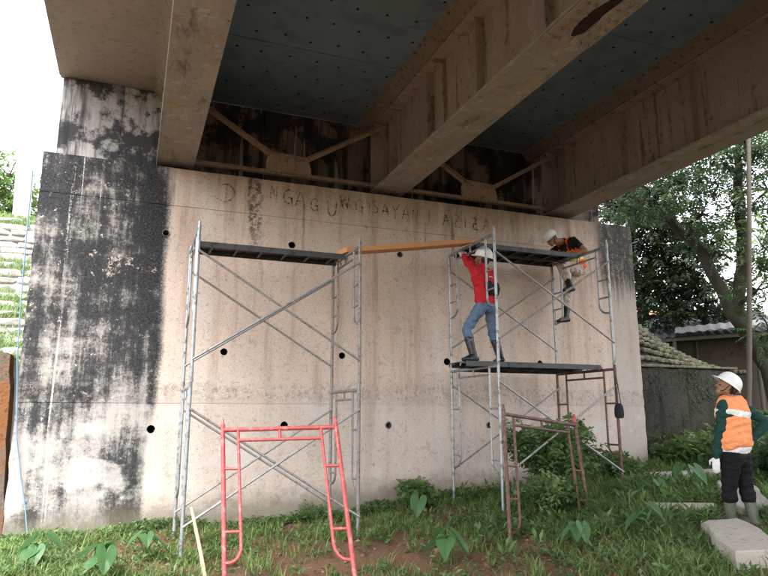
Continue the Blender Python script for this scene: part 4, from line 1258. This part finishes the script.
for k in (-1, 1):
    sh = C_ + lf*k*0.115
    caps.append((P.lerp(C_, 0.6) + lf*k*0.13 + f*0.09, sh + f*0.085 + up*0.02, 0.028, 0.026, 'vest'))
    caps.append((sh + f*0.085 + up*0.02, sh + up*0.09, 0.026, 0.022, 'vest'))
    caps.append((sh + up*0.09, P.lerp(C_, 0.6) + lf*k*0.12 - f*0.10, 0.022, 0.028, 'vest'))
caps.append((P.lerp(C_, 0.33) + lf*0.082, P.lerp(C_, 0.33) - lf*0.082, 0.131, 0.131, 'tape'))
skinned('safety_vest', caps, {'vest': M['orangered'], 'tape': M['yellow']}, pc, 0.009, 2, {'vest': 0.006}, 9)

# ---- man watching from the right
ox, oy = 6.34, 5.47; oz = g(ox, oy)
po = empty('person', (ox, oy, oz), 'man in orange safety vest and white hard hat watching from the ground', 'person')
f = V3((-0.22, 0.97, 0)).normalized(); lf = V3((-f.y, f.x, 0)); rt = -lf
P = V3((ox, oy, 0.83)); C_ = V3((ox - 0.01, oy - 0.02, 1.285)); Hc = V3((ox - 0.035, oy + 0.01, 1.495))
caps = []
torso(caps, P, C_, lf, lf, 'shirt', 'hem', 0.010, 0.05)
caps.append((P - up*0.10 - lf*0.08, P - up*0.10 + lf*0.08, 0.110, 0.110, 'pants'))
caps.append((P + up*0.045 - lf*0.085, P + up*0.045 + lf*0.085, 0.121, 0.121, 'hem'))
caps.append((C_ + up*0.02, Hc - up*0.05, 0.062, 0.054, 'skin'))
LS = C_ + lf*0.19; RS = C_ + rt*0.19
LH = V3((ox - 0.225, oy + 0.07, 0.735)); RH = V3((ox + 0.17, oy - 0.085, 0.93))
for s_, hnd, pole, sd_, hd, hn, tg in ((LS, LH, V3((-0.3, -0.8, 0)), 1, V3((-0.02, 0.12, -1)), V3((1, 0.2, 0)), 'glove'), (RS, RH, V3((0.9, -0.5, 0)), -1, V3((-0.75, 0.1, -0.5)), V3((-0.3, 0.9, 0)), 'glove')):
    e_ = ik(s_, hnd, 0.30, 0.265, pole)
    caps.append((C_ + (s_ - C_)*0.5, s_, 0.074, 0.068, 'shirt'))
    limb(caps, s_, e_, 0.067, 0.062, 0.055, 'shirt'); limb(caps, e_, e_.lerp(hnd, 0.93), 0.055, 0.052, 0.045, 'shirt')
    hand(caps, hnd, hd, hn, V3((0, 1, 0)) if sd_ == 1 else V3((0, -0.3, 1)), 0.35, tg, 1.15)
AL = V3((ox - 0.07, oy + 0.10, oz + 0.085)); AR = V3((ox + 0.13, oy - 0.03, oz + 0.085))
bl = []
for a_, sg in ((AL, lf), (AR, rt)):
    hip = P + sg*0.095 - up*0.08; k_ = ik(hip, a_, 0.335, 0.315, f + V3((0, 0, 0.1))); bl.append((a_, k_))
    limb(caps, hip, k_, 0.108, 0.098, 0.082, 'pants'); limb(caps, k_, a_ + (k_-a_)*0.62, 0.080, 0.078, 0.080, 'pants')
    caps.append((a_ + (k_-a_)*0.5, a_, 0.034, 0.028, 'pants'))
head(caps, Hc, V3((-0.74, 0.46, 0.38)), up)
skinned('body', caps, {**SKIN, 'shirt': M['teal'], 'pants': M['blackpants'], 'hem': M['shirtw']}, po, 0.0075, 3, {'shirt': 0.005, 'pants': 0.0035, 'hem': 0.004}, 5)
for a_, k_ in bl: boot(po, a_, f, (k_ - a_), 0.24, M['olive'])
helmet(po, Hc + V3((0.025, -0.015, 0.04)), V3((-0.66, 0.42, 0.62)), V3((0.45, -0.35, 0.82)), M['white'])
caps = []
vp = [(0, .105, .122), (.3, .095, .113), (.6, .09, .112), (.85, .10, .112), (.95, .115, .092), (1.0, .125, .08)]
torso(caps, P + up*0.085, C_ + up*0.012, lf, lf, 'vest', 'vest', 0.020, 0.0, prof=vp, n=14)
for k in (-1, 1): caps.append((C_ + lf*k*0.10 + up*0.055 + f*0.03, C_ + lf*k*0.10 + up*0.055 - f*0.04, 0.055, 0.055, 'vest'))
skinned('safety_vest', caps, {'vest': M['orange']}, po, 0.008, 2, {'vest': 0.0055}, 11, bands=((C_ - up*0.085, V3((0.10, 0.0, 1)).normalized(), 0.034, M['reflect']),))
# ------------------------------------------------------------------ vegetation
def nrmz(a): return a / np.maximum(np.linalg.norm(a, axis=-1, keepdims=True), 1e-9)

def leaves(base, d, n, L, Wd, fold=0.25, rs=None):
    """kite leaves: base (N,3), direction d, face normal n, length L, width Wd -> V, F(tris)"""
    d = nrmz(d); n = nrmz(n - d * (n * d).sum(-1, keepdims=True)); s = np.cross(d, n)
    L = L[:, None]; Wd = Wd[:, None]
    mid = base + d * L * 0.45
    V = np.stack([base, mid + s*Wd*0.5 + n*Wd*fold, base + d*L - n*L*0.12, mid - s*Wd*0.5 + n*Wd*fold], 1).reshape(-1, 3)
    N = len(base); i = np.arange(N)[:, None] * 4
    F = np.concatenate([i + np.array([[0, 1, 2]]), i + np.array([[0, 2, 3]])], 1).reshape(-1, 3)
    return V, F

def merge(parts):
    Vs, Fs, Rs, b = [], [], [], 0
    for V, F, r in parts:
        Vs.append(V); Fs.append(F + b); Rs.append(r); b += len(V)
    return np.concatenate(Vs), np.concatenate(Fs), np.concatenate(Rs)

def sprays(cent, dirs, nl, L, lw, ll, rs, droop=0.25):
    """pinnate sprays: every spray carries 2*nl leaflets along its axis"""
    N = len(cent); dirs = nrmz(dirs); up = np.tile([0, 0, 1.0], (N, 1)) + rs.normal(0, 0.35, (N, 3))
    n = nrmz(up - dirs * (up * dirs).sum(-1, keepdims=True)); s = np.cross(dirs, n)
    B, D, Nn, LL, WW = [], [], [], [], []
    for k in range(nl):
        t = (k + 0.6) / nl
        for q in (-1, 1):
            p = cent + dirs * (L * t)[:, None] - n * (L * droop * t * t)[:, None]
            dd = dirs * 0.45 + s * q * 0.9 - n * 0.25 + rs.normal(0, 0.14, (N, 3))
            B.append(p); D.append(dd); Nn.append(n + rs.normal(0, 0.25, (N, 3)))
            sc = (0.65 + 0.5 * math.sin(math.pi * min(1, t + 0.1))) * rs.uniform(0.8, 1.2, N)
            LL.append(ll * sc); WW.append(lw * sc)
    r = np.tile(rs.uniform(0, 1, N), 2 * nl)
    V, F = leaves(np.concatenate(B), np.concatenate(D), np.concatenate(Nn), np.concatenate(LL), np.concatenate(WW))
    return V, F, np.repeat(r, 4)

M['leafdark'] = mat_leaf('leaf_dark', (0.008, 0.017, 0.007), (0.030, 0.055, 0.018), 0.22)
M['leafmid'] = mat_leaf('leaf_mid', (0.016, 0.034, 0.016), (0.085, 0.14, 0.055), 0.34)
M['leafbright'] = mat_leaf('leaf_bright', (0.05, 0.10, 0.025), (0.15, 0.25, 0.06), 0.4)
M['weed'] = mat_leaf('weed_leaf', (0.035, 0.07, 0.024), (0.16, 0.25, 0.085), 0.32)
M['grassm'] = mat_leaf('grass_blade', (0.055, 0.10, 0.028), (0.20, 0.29, 0.085), 0.3)
M['taro'] = mat_leaf('taro_leaf', (0.04, 0.10, 0.035), (0.10, 0.21, 0.075), 0.35, 0.4)
M['litter'] = mat_leaf('dry_leaf', (0.11, 0.07, 0.035), (0.26, 0.19, 0.11), 0.1)
def mat_bark(name, a, b, moss):
    m = Mat(name); p = m.pos()
    n = m.noise(m.vs(p, (9, 9, 2.2)), 1.0, 6, 0.65, 0.4); n2 = m.noise(p, 4, 6, 0.65)
    c = m.mix(n, a, b); c = m.mix(m.sm(n2, 0.5, 0.6, 0, 0.8), c, moss)
    return m.out(c, 0.95, 0, n, 0.8, 0.03, spec=0.2)
M['bark'] = mat_bark('mossy_bark', (0.025, 0.021, 0.017), (0.075, 0.066, 0.054), (0.028, 0.038, 0.012))
M['stem'] = mat_simple('green_stem', (0.07, 0.12, 0.04), 0.6)

def tree(name, label, paths, clumps, leafmat, ll, lw, per, seed, nl=5, spl=0.30, base=None):
    rs = np.random.RandomState(seed); rr = random.Random(seed)
    t = empty(name, base or paths[0][0][0], label, 'tree', 'trees right of the bridge')
    mb = MB(); allp = []
    for pts, rad in paths:
        # resample with slight wander
        P, RD = [], []
        for i in range(len(pts) - 1):
            for k in range(5):
                u = k / 5; p = Vector(pts[i]).lerp(Vector(pts[i+1]), u)
                P.append(p + Vector((rr.uniform(-.03, .03), rr.uniform(-.03, .03), 0))); RD.append((rad[i]*(1-u) + rad[i+1]*u) * rr.uniform(0.92, 1.08))
        P.append(Vector(pts[-1])); RD.append(rad[-1])
        mb.tube(P, RD, 10); allp += list(zip(P, RD))
    twigs = MB()
    for (x, y, z, r) in clumps:
        c = Vector((x, y, z))
        p, rd = min(allp, key=lambda q: (q[0] - c).length)
        if (p - c).length > 0.15:
            m_ = p.lerp(c, 0.5) + Vector((rr.uniform(-.15, .15), rr.uniform(-.15, .15), rr.uniform(0, .2)))
            r0 = min(rd * 0.6, 0.07)
            twigs.tube([p, m_, c], [r0, r0*0.7, r0*0.4], 7)
        for k in range(7):
            d = Vector((rr.gauss(0, 1), rr.gauss(0, 1), rr.gauss(0, 0.7))).normalized()
            twigs.tube([c, c + d*r*0.5 + Vector((0, 0, 0.05)), c + d*r*0.95], [0.02, 0.013, 0.006], 5)
    trunk = mb.build('trunk', M['bark'], t)
    twigs.build('branches', M['bark'], t)
    parts = []
    for (x, y, z, r) in clumps:
        N = max(8, int(per * r * r))
        u = nrmz(rs.normal(size=(N, 3))); q = rs.uniform(0.15, 1.12, N) ** 0.7
        # lumpy outline
        lump = 1 + 0.28 * np.sin(u[:, 0]*5 + x) * np.sin(u[:, 1]*5 + y) + 0.2 * np.sin(u[:, 2]*7 + z)
        c = np.array([x, y, z]) + u * (q * r * 1.12 * lump)[:, None] * np.array([1, 1, 0.85])
        d = u * 0.8 + rs.normal(0, 0.5, (N, 3)) + np.array([0, 0, -0.25])
        parts.append(sprays(c, d, nl, spl * rs.uniform(0.7, 1.25, N), lw, ll, rs))
    V, F, r_ = merge(parts)
    np_mesh('crown', V, F, leafmat, t, r_)
    return t

T1C = [(10.20, 10.30, 5.97, 0.70), (10.63, 9.87, 6.15, 0.70), (11.02, 9.42, 6.34, 0.72), (11.05, 8.60, 6.35, 0.78), (11.23, 8.36, 5.45, 0.56), (11.26, 9.14, 5.39, 0.38),
       (11.11, 8.52, 4.38, 0.52), (11.00, 8.66, 3.52, 0.42), (10.86, 9.61, 5.28, 0.36), (11.09, 8.55, 2.74, 0.36), (11.29, 8.28, 6.99, 0.7), (11.36, 8.19, 4.03, 0.6), (11.58, 7.87, 6.14, 0.8),
       (9.74, 10.74, 5.71, 0.45), (11.41, 9.74, 4.49, 0.24), (10.6, 9.9, 7.1, 0.8), (9.9, 10.6, 6.9, 0.7), (11.3, 9.0, 7.4, 0.8)]
tree('leaning_tree', 'mossy tree with a leaning trunk and feathery leaves right of the shed', [
     ([(12.3, 9.35, 0.3), (12.05, 9.45, 2.1), (11.6, 9.75, 3.3), (11.2, 10.05, 4.7), (10.5, 10.6, 5.8), (9.8, 11.2, 6.2)], [0.19, 0.15, 0.13, 0.11, 0.07, 0.03]),
     ([(11.65, 9.7, 3.2), (11.75, 9.5, 4.4), (11.6, 9.3, 5.8), (11.7, 9.2, 7.2)], [0.13, 0.12, 0.10, 0.05]),
     ([(12.0, 9.5, 2.2), (12.2, 8.9, 3.8), (12.0, 8.5, 5.2), (11.8, 8.2, 6.6)], [0.12, 0.10, 0.08, 0.04])],
     T1C, M['leafmid'], 0.105, 0.036, 215, 21, nl=6, spl=0.34)
T2C = [(12.32, 12.43, 5.47, 1.0), (12.14, 12.60, 4.44, 0.9), (12.65, 12.10, 3.99, 0.72), (12.85, 11.88, 4.79, 0.8), (11.69, 12.34, 6.18, 0.8), (12.07, 11.97, 3.45, 0.40), (13.55, 11.85, 4.01, 0.55), (11.48, 12.54, 6.89, 0.7), (13.42, 12.00, 5.73, 0.6), (12.6, 12.4, 6.6, 0.9)]
tree('shade_tree', 'dense dark leafed tree just behind the right end of the abutment', [
     ([(12.2, 13.2, 0.2), (12.28, 13.16, 3.2), (12.38, 13.0, 4.2), (12.6, 12.7, 5.5), (12.8, 12.4, 6.9)], [0.17, 0.15, 0.13, 0.10, 0.05]),
     ([(12.35, 13.05, 4.0), (11.9, 12.8, 5.4), (11.6, 12.5, 6.8)], [0.09, 0.07, 0.03])],
     T2C, M['leafdark'], 0.15, 0.062, 330, 22, nl=4, spl=0.32)
T3C = [(15.5, 10.8, 5.0, 1.2), (16.2, 9.8, 3.8, 1.2), (16.5, 10.2, 6.6, 1.3), (15.2, 12.0, 6.6, 0.9), (17.0, 9.0, 5.0, 1.2), (14.8, 12.5, 3.6, 0.7)]
tree('background_tree', 'pale green tree filling the gap behind the bamboo pole', [
     ([(16.2, 10.5, 0.2), (16.1, 10.5, 2.5), (15.9, 10.7, 5.0), (16.2, 10.4, 7.0)], [0.2, 0.16, 0.12, 0.05])],
     T3C, M['leafbright'], 0.16, 0.07, 55, 23, nl=4, spl=0.35)
TL = [(-3.44, 18.69, 7.4, 0.65), (-3.35, 18.70, 6.63, 0.62), (-2.81, 18.79, 6.7, 0.5), (-4.07, 18.56, 7.0, 0.9), (-3.6, 18.6, 5.9, 0.7), (-2.7, 18.5, 6.0, 0.5), (-2.2, 18.9, 6.3, 0.5)]
t_ = tree('bank_tree', 'small bright green tree beside the white post on the terrace', [([(-3.3, 18.7, 4.7), (-3.3, 18.7, 5.8), (-3.4, 18.7, 7.0)], [0.1, 0.08, 0.04])],
     TL, M['leafbright'], 0.14, 0.06, 200, 24, nl=4, spl=0.3)
del t_['group']

# ---- ground cover ------------------------------------------------
def nfield(x, y, s):
    return 0.5 + 0.25*np.sin(x*s*1.3 + 1.7*np.sin(y*s*0.9)) + 0.25*np.cos(y*s*1.1 + 1.3*np.sin(x*s*0.7 + 2))
rs = np.random.RandomState(77)
def scatter(n, x0, x1, y0, y1, dens):
    x = rs.uniform(x0, x1, n); y = rs.uniform(y0, y1, n)
    keep = rs.uniform(0, 1, n) < dens(x, y)
    return x[keep], y[keep]
SLABS = [[(4.86, 4.30), (5.3, 4.10), (6.05, 5.25), (5.62, 5.38)], [(6.62, 5.75), (7.05, 5.62), (8.0, 6.75), (7.55, 6.9)],
         [(5.9, 6.25), (6.5, 5.95), (6.75, 6.2), (6.1, 6.55)], [(7.2, 8.35), (8.6, 7.75), (8.75, 7.95), (7.35, 8.55)]]
def on_slab(x, y):
    hit = np.zeros(np.shape(x), dtype=bool)
    for q in SLABS:
        ins = np.ones(np.shape(x), dtype=bool)
        for i in range(4):
            (ax, ay), (bx, by) = q[i], q[(i+1) % 4]
            ins &= ((bx-ax)*(y-ay) - (by-ay)*(x-ax)) > -0.06
        hit |= ins
    # keep the ground in front of each slab open so its face shows
    return hit | (((x - 6.28)/0.28)**2 + ((y - 5.4)/0.35)**2 < 1)
def dens_right(x, y):
    d = 0.26 + 0.8 * sst(x, 3.6, 6.2) + 0.35 * sst(x, 0.6, -1.0)
    d = d * (0.35 + 0.9 * nfield(x, y, 2.3))
    d = np.where((y > 9.22) & (x < 8.75), 0, d)
    d = d * np.where(on_slab(x, y), 0.06, 1.0)
    bare = np.exp(-(((x - 6.6)/0.5)**2 + ((y - 8.1)/0.45)**2)) + np.exp(-(((x - 2.2)/1.4)**2 + ((y - 6.6)/0.7)**2))
    return d * np.clip(1 - 0.8 * bare, 0, 1)
def tufts(x, y, nleaf, L0, L1, wr, spread, lift):
    N = len(x); z = gz(x, y)
    k = np.repeat(np.arange(N), nleaf); M_ = len(k)
    a = rs.uniform(0, 2*np.pi, M_); el = rs.uniform(lift[0], lift[1], M_)
    d = np.stack([np.cos(a)*np.cos(el), np.sin(a)*np.cos(el), np.sin(el)], -1)
    hgt = rs.uniform(0, 1, M_) * spread
    b = np.stack([x[k] + np.cos(a)*spread*0.5*rs.uniform(0, 1, M_), y[k] + np.sin(a)*spread*0.5*rs.uniform(0, 1, M_), z[k] + hgt*0.9], -1)
    n = np.stack([-np.cos(a)*np.sin(el), -np.sin(a)*np.sin(el), np.cos(el)], -1) + rs.normal(0, 0.3, (M_, 3))
    L = rs.uniform(L0, L1, M_)
    V, F = leaves(b, d, n, L, L*wr*rs.uniform(0.8, 1.2, M_))
    r = np.repeat(np.clip(rs.uniform(0, 1, N)[k]*0.6 + rs.uniform(0, 0.4, M_), 0, 1), 4)
    return V, F, r
x, y = scatter(13000, -1.4, 12.5, 4.0, 10.0, dens_right)
p1_ = tufts(x, y, 11, 0.03, 0.085, 0.42, 0.10, (-0.1, 1.0))
x, y = scatter(3400, 3.5, 13.0, 4.0, 11.0, lambda x, y: dens_right(x, y) * (nfield(x, y, 1.7) > 0.5))
p2_ = tufts(x, y, 12, 0.06, 0.16, 0.30, 0.20, (0.1, 1.2))
x, y = scatter(1500, 8.9, 14.0, 4.5, 11.5, lambda x, y: 0.2 + 0.8 * sst(x, 8.4, 9.6))
p3_ = tufts(x, y, 14, 0.10, 0.24, 0.42, 0.65, (-0.2, 0.9))
x, y = scatter(2200, -1.4, 8.6, 9.02, 9.33, lambda x, y: 0.10 + 0.55 * nfield(x, y, 3.1) ** 3)
p4_ = tufts(x, y, 8, 0.03, 0.09, 0.5, 0.10, (0.1, 1.1))
V, F_, r_ = merge([p1_, p2_, p3_, p4_])
wd = np_mesh('low_weeds', V, F_, M['weed'], None, r_); tag(wd, 'low leafy weeds covering the ground below the scaffolds', 'weeds', kind='stuff')
def blades(x, y, per, h0, h1):
    N = len(x); k = np.repeat(np.arange(N), per); M_ = len(k)
    b = np.stack([x[k] + rs.normal(0, 0.045, M_), y[k] + rs.normal(0, 0.045, M_), np.zeros(M_)], -1); b[:, 2] = gz(b[:, 0], b[:, 1]) - 0.01
    a = rs.uniform(0, 2*np.pi, M_); el = rs.uniform(0.75, 1.45, M_); h = rs.uniform(h0, h1, M_)
    d = np.stack([np.cos(a)*np.cos(el), np.sin(a)*np.cos(el), np.sin(el)], -1)
    s = np.stack([-np.sin(a), np.cos(a), np.zeros(M_)], -1) * 0.0045
    m_ = b + d*h[:, None]*0.55; dr = np.stack([np.cos(a), np.sin(a), np.zeros(M_)], -1)
    tip = b + d*h[:, None] + dr*h[:, None]*0.30 - np.array([0, 0, 1])*h[:, None]*0.14
    V = np.stack([b - s, b + s, m_ + s*0.8, m_ - s*0.8, tip], 1).reshape(-1, 3); i = np.arange(M_)[:, None]*5
    F = np.concatenate([i + [[0, 1, 2]], i + [[0, 2, 3]], i + [[3, 2, 4]]], 1).reshape(-1, 3)
    return V, F, np.repeat(rs.uniform(0, 1, M_), 5)
x, y = scatter(9000, -1.4, 11.5, 3.9, 9.3, dens_right)
V, F_, r_ = blades(x, y, 18, 0.07, 0.24)
x, y = scatter(700, 4.2, 12, 4.4, 9.2, lambda x, y: sst(x, 4.5, 7.5) * (~on_slab(x, y)))
b2 = blades(x, y, 14, 0.22, 0.42)
V, F_, r_ = merge([(V, F_, r_), b2])
gs = np_mesh('grass', V, F_, M['grassm'], None, r_); tag(gs, 'short green grass growing through the weeds', 'grass', kind='stuff')
# grass on the terraces
x = rs.uniform(-4.6, -1.5, 2600); y = rs.choice([10.3, 10.5, 11.15, 11.4, 12.2, 13.55, 13.8, 14.1], 2600) + rs.normal(0, 0.09, 2600)
V, F_, r_ = blades(x, y, 7, 0.08, 0.22)
V[:, 2] -= gz(V[:, 0], V[:, 1]); V[:, 2] += np.where(V[:, 1] < 13.7, 2.0 + (V[:, 1] - 10.35)*0.86, 4.85) + 0.03
tg = np_mesh('terrace_grass', V, F_, M['grassm'], None, r_); tag(tg, 'tufts of grass growing between the terrace stones', 'grass', kind='stuff')
# dry litter and clods
x, y = scatter(2600, -1.3, 9, 4.2, 9.3, lambda x, y: 0.5 + 0*x)
M_ = len(x); a = rs.uniform(0, 6.28, M_)
V, F_ = leaves(np.stack([x, y, gz(x, y) + 0.025], -1), np.stack([np.cos(a), np.sin(a), rs.uniform(-.2, .4, M_)], -1), np.stack([rs.normal(0, .3, M_), rs.normal(0, .3, M_), np.ones(M_)], -1), rs.uniform(.03, .09, M_), rs.uniform(.012, .04, M_))
lt = np_mesh('leaf_litter', V, F_, M['litter'], None, np.repeat(rs.uniform(0, 1, M_), 4)); tag(lt, 'dry leaves scattered on the bare brown soil', 'leaf litter', kind='stuff')
mb = MB(); rr = random.Random(17)
M['clod'] = mat_simple('soil_clod', (0.13, 0.075, 0.045), 0.95, 0, 0.4, 20, (0.22, 0.15, 0.1), 0.5, 0.6)
for k in range(420):
    cx, cy = rr.uniform(-1.2, 7.2), rr.uniform(5.0, 9.25); s_ = rr.uniform(0.008, 0.03) * (2.0 if rr.random() < 0.06 else 1)
    rock(mb, (cx, cy, g(cx, cy) + s_*0.2), (s_*1.2, s_, s_*0.8), rr, 1)
cl = mb.build('soil_clods', M['clod'], None, smooth=60); tag(cl, 'small clods and pebbles lying on the bare soil', 'soil', kind='stuff')

# ---- single bushes -----------------------------------------------
def bush(label, cx, cy, w, h, n, leafmat, ll, lw, seed, group=None, name='bush'):
    rs_ = np.random.RandomState(seed); rr = random.Random(seed); z0 = g(cx, cy) - 0.03
    b = empty(name, (cx, cy, z0), label, 'bush', group)
    st = MB(); tips = []
    for k in range(14):
        a = rr.uniform(0, 6.28); q = rr.uniform(0.15, 0.95)
        tip = Vector((cx + math.cos(a)*w*0.5*q, cy + math.sin(a)*w*0.45*q, z0 + h*(1.0 - 0.45*q*q)*rr.uniform(0.75, 1.0)))
        mid = Vector((cx + math.cos(a)*w*0.18*q, cy + math.sin(a)*w*0.18*q, z0 + h*0.5))
        st.tube([(cx + rr.uniform(-.05, .05), cy + rr.uniform(-.05, .05), z0), mid, tip], [0.011, 0.008, 0.004], 6); tips.append((mid, tip))
    st.build('stems', M['stem'], b)
    c = []
    for k in range(n):
        m_, t_ = rr.choice(tips); u = rr.uniform(-0.15, 1.03); p = m_.lerp(t_, u)
        c.append((p.x + rr.gauss(0, w*0.07), p.y + rr.gauss(0, w*0.07), max(z0 + 0.05, p.z + rr.gauss(0, h*0.06))))
    c = np.array(c); d = c - np.array([cx, cy, z0 + h*0.3]); d = nrmz(d) + rs_.normal(0, 0.5, d.shape)
    V, F, r_ = sprays(c, d, 3, rs_.uniform(0.09, 0.17, n), lw, ll, rs_, 0.3)
    np_mesh('foliage', V, F, leafmat, b, r_)
    return b
bush('leafy dark green bush growing through the loose brown scaffold frame', 5.55, 7.78, 1.65, 1.18, 1000, M['weed'], 0.085, 0.042, 1)
bush('low broad bush at the left foot of the two-worker tower', 5.0, 7.2, 0.9, 0.55, 260, M['weed'], 0.08, 0.04, 2)
bush('small leafy bush against the foot of the wall between the two towers', 3.92, 9.02, 0.62, 0.34, 170, M['weed'], 0.085, 0.045, 3)
bush('low dark bush at the wall foot behind the grey tower', 2.55, 9.05, 0.85, 0.22, 170, M['weed'], 0.07, 0.032, 4)
bush('weedy bush at the wall foot under the right end of the two-worker tower', 7.35, 8.6, 1.0, 0.42, 260, M['weed'], 0.09, 0.036, 5)
bush('leafy bush in front of the dark wing wall', 9.05, 9.0, 0.95, 0.6, 300, M['weed'], 0.10, 0.05, 6)
bush('spreading green bush behind the watching man, below the wing wall end', 10.3, 8.7, 1.2, 0.8, 360, M['leafmid'], 0.11, 0.05, 7)
bush('bright bush at the right edge beyond the watching man', 9.0, 6.9, 1.0, 0.65, 330, M['leafmid'], 0.11, 0.045, 8)
bush('tall green bush at the right edge near the foot of the bamboo pole', 10.7, 7.7, 1.4, 1.25, 430, M['leafmid'], 0.12, 0.05, 9)
bush('wide green bush below the timber posts', 11.6, 8.2, 1.6, 1.35, 460, M['leafmid'], 0.13, 0.055, 10)

# ---- taro plants with big heart shaped leaves ---------------------
def heart_mesh():
    half = [(0.0, 0.64), (0.05, 0.55), (0.12, 0.42), (0.19, 0.28), (0.25, 0.12), (0.285, -0.04), (0.28, -0.18), (0.23, -0.29), (0.15, -0.335), (0.07, -0.29), (0.02, -0.17)]
    ring = half + [(0.0, -0.08)] + [(-a, b) for a, b in half[:0:-1]]
    vs = [(0, 0.02, 0)]; N = len(ring)
    for sc in (0.5, 1.0):
        for k, (x_, y_) in enumerate(ring):
            z_ = 0.30*abs(x_)*sc - 0.32*(max(y_, 0)*sc)**2 - 0.12*(x_*sc)**2*4 + 0.012*math.sin(k*2.0)*sc
            vs.append((x_*sc, y_*sc, z_))
    fs = [(0, 1+k, 1+(k+1) % N) for k in range(N)]
    fs += [(1+k, 1+N+k, 1+N+(k+1) % N, 1+(k+1) % N) for k in range(N)]
    me = bpy.data.meshes.new('heart_leaf'); me.from_pydata(vs, [], fs)
    me.polygons.foreach_set('use_smooth', [True]*len(me.polygons))
    a = me.attributes.new('rnd', 'FLOAT', 'POINT'); a.data.foreach_set('value', [0.35 + 0.4*abs(v[0])*2 for v in vs])
    me.materials.append(M['taro'])
    return me
HEART = heart_mesh()
def taro(cx, cy, n, h, size, label, seed):
    rr = random.Random(seed); z0 = g(cx, cy) - 0.02
    t = empty('taro_plant', (cx, cy, z0), label, 'plant', 'taro plants in the weeds')
    for k in range(n):
        a = 2*math.pi*k/n + rr.uniform(-.5, .5); q = rr.uniform(0.5, 1.0); hh = h * rr.uniform(0.55, 1.0)
        p = Vector((math.cos(a)*h*0.45*q, math.sin(a)*h*0.45*q, hh))
        lo = bpy.data.objects.new('leaf', HEART); COL.objects.link(lo); lo.parent = t
        lo.location = p; s_ = size * rr.uniform(0.7, 1.1); lo.scale = (s_, s_, s_)
        lo.rotation_euler = (R(rr.uniform(-55, -20)), R(rr.uniform(-12, 12)), a - math.pi/2)
        lo.rotation_mode = 'XYZ'
        w0 = Vector((cx, cy, z0))
        st = MB().tube([w0, w0 + Vector((p.x*0.35, p.y*0.35, p.z*0.6)), w0 + p], [0.009, 0.007, 0.005], 6)
        st.build('stalk', M['stem'], t)
    return t
taro(-0.75, 7.35, 5, 0.32, 0.34, 'taro plant with broad leaves at the lower left corner of the ground', 1)
taro(-0.15, 7.0, 5, 0.34, 0.36, 'taro plant between the lower left corner and the grey tower', 2)
taro(0.25, 7.7, 4, 0.30, 0.34, 'small taro plant close to the left leg of the grey tower', 3)
taro(3.05, 6.1, 5, 0.34, 0.38, 'broad taro plant in the open soil right of the red frame', 4)
taro(3.75, 8.35, 3, 0.34, 0.42, 'taro plant with one big pale leaf near the bush at the wall foot', 5)
taro(4.35, 5.75, 5, 0.28, 0.30, 'taro plant in front of the loose brown frame', 6)
taro(5.1, 5.6, 4, 0.34, 0.36, 'taro plant between the brown frame and the bottom slab', 7)
taro(6.55, 7.0, 4, 0.34, 0.34, 'taro plant behind the half buried slab, left of the watching man', 8)
taro(7.35, 7.2, 4, 0.45, 0.36, 'taro plant under the wing wall, just left of the watching man', 9)
taro(6.9, 5.0, 4, 0.40, 0.40, 'taro plant at the right edge below the watching man', 10)
# wooden stick standing by the left tower foot
M['stick'] = mat_wood('pale_stick', (0.35, 0.24, 0.15), (0.5, 0.37, 0.25))
sk = MB().tube([(0.80, 6.75, g(.8, 6.75) - 0.05), (0.74, 6.95, g(.8, 6.75) + 0.25), (0.66, 7.25, g(.8, 6.75) + 0.62)], [0.02, 0.018, 0.016], 8).build('wooden_stick', M['stick'], None, loc=(0.8, 6.75, g(.8, 6.75)))
tag(sk, 'pale wooden stick leaning on the left leg of the grey tower', 'stick')

# creeping ivy on the wing wall
rs = np.random.RandomState(31)
n_ = 1500; x = rs.uniform(8.85, 11.2, n_); z = rs.uniform(0.1, 2.05, n_); k_ = nfield(x*2.0, z*1.6, 2.0) + rs.uniform(-.25, .25, n_) > 0.52
x, z = x[k_], z[k_]; n_ = len(x)
d = np.stack([rs.normal(0, .6, n_), rs.uniform(-.5, -.1, n_), rs.normal(-.4, .5, n_)], -1)
V, F_ = leaves(np.stack([x, np.full(n_, 9.605), z], -1), d, np.stack([rs.normal(0, .3, n_), -np.ones(n_), rs.uniform(0, .6, n_)], -1), rs.uniform(.025, .06, n_), rs.uniform(.018, .04, n_))
iv = np_mesh('ivy', V, F_, M['leafdark'], None, np.repeat(rs.uniform(0, 1, n_), 4)); tag(iv, 'small dark creeper leaves clinging to the wing wall', 'creeper', kind='stuff')
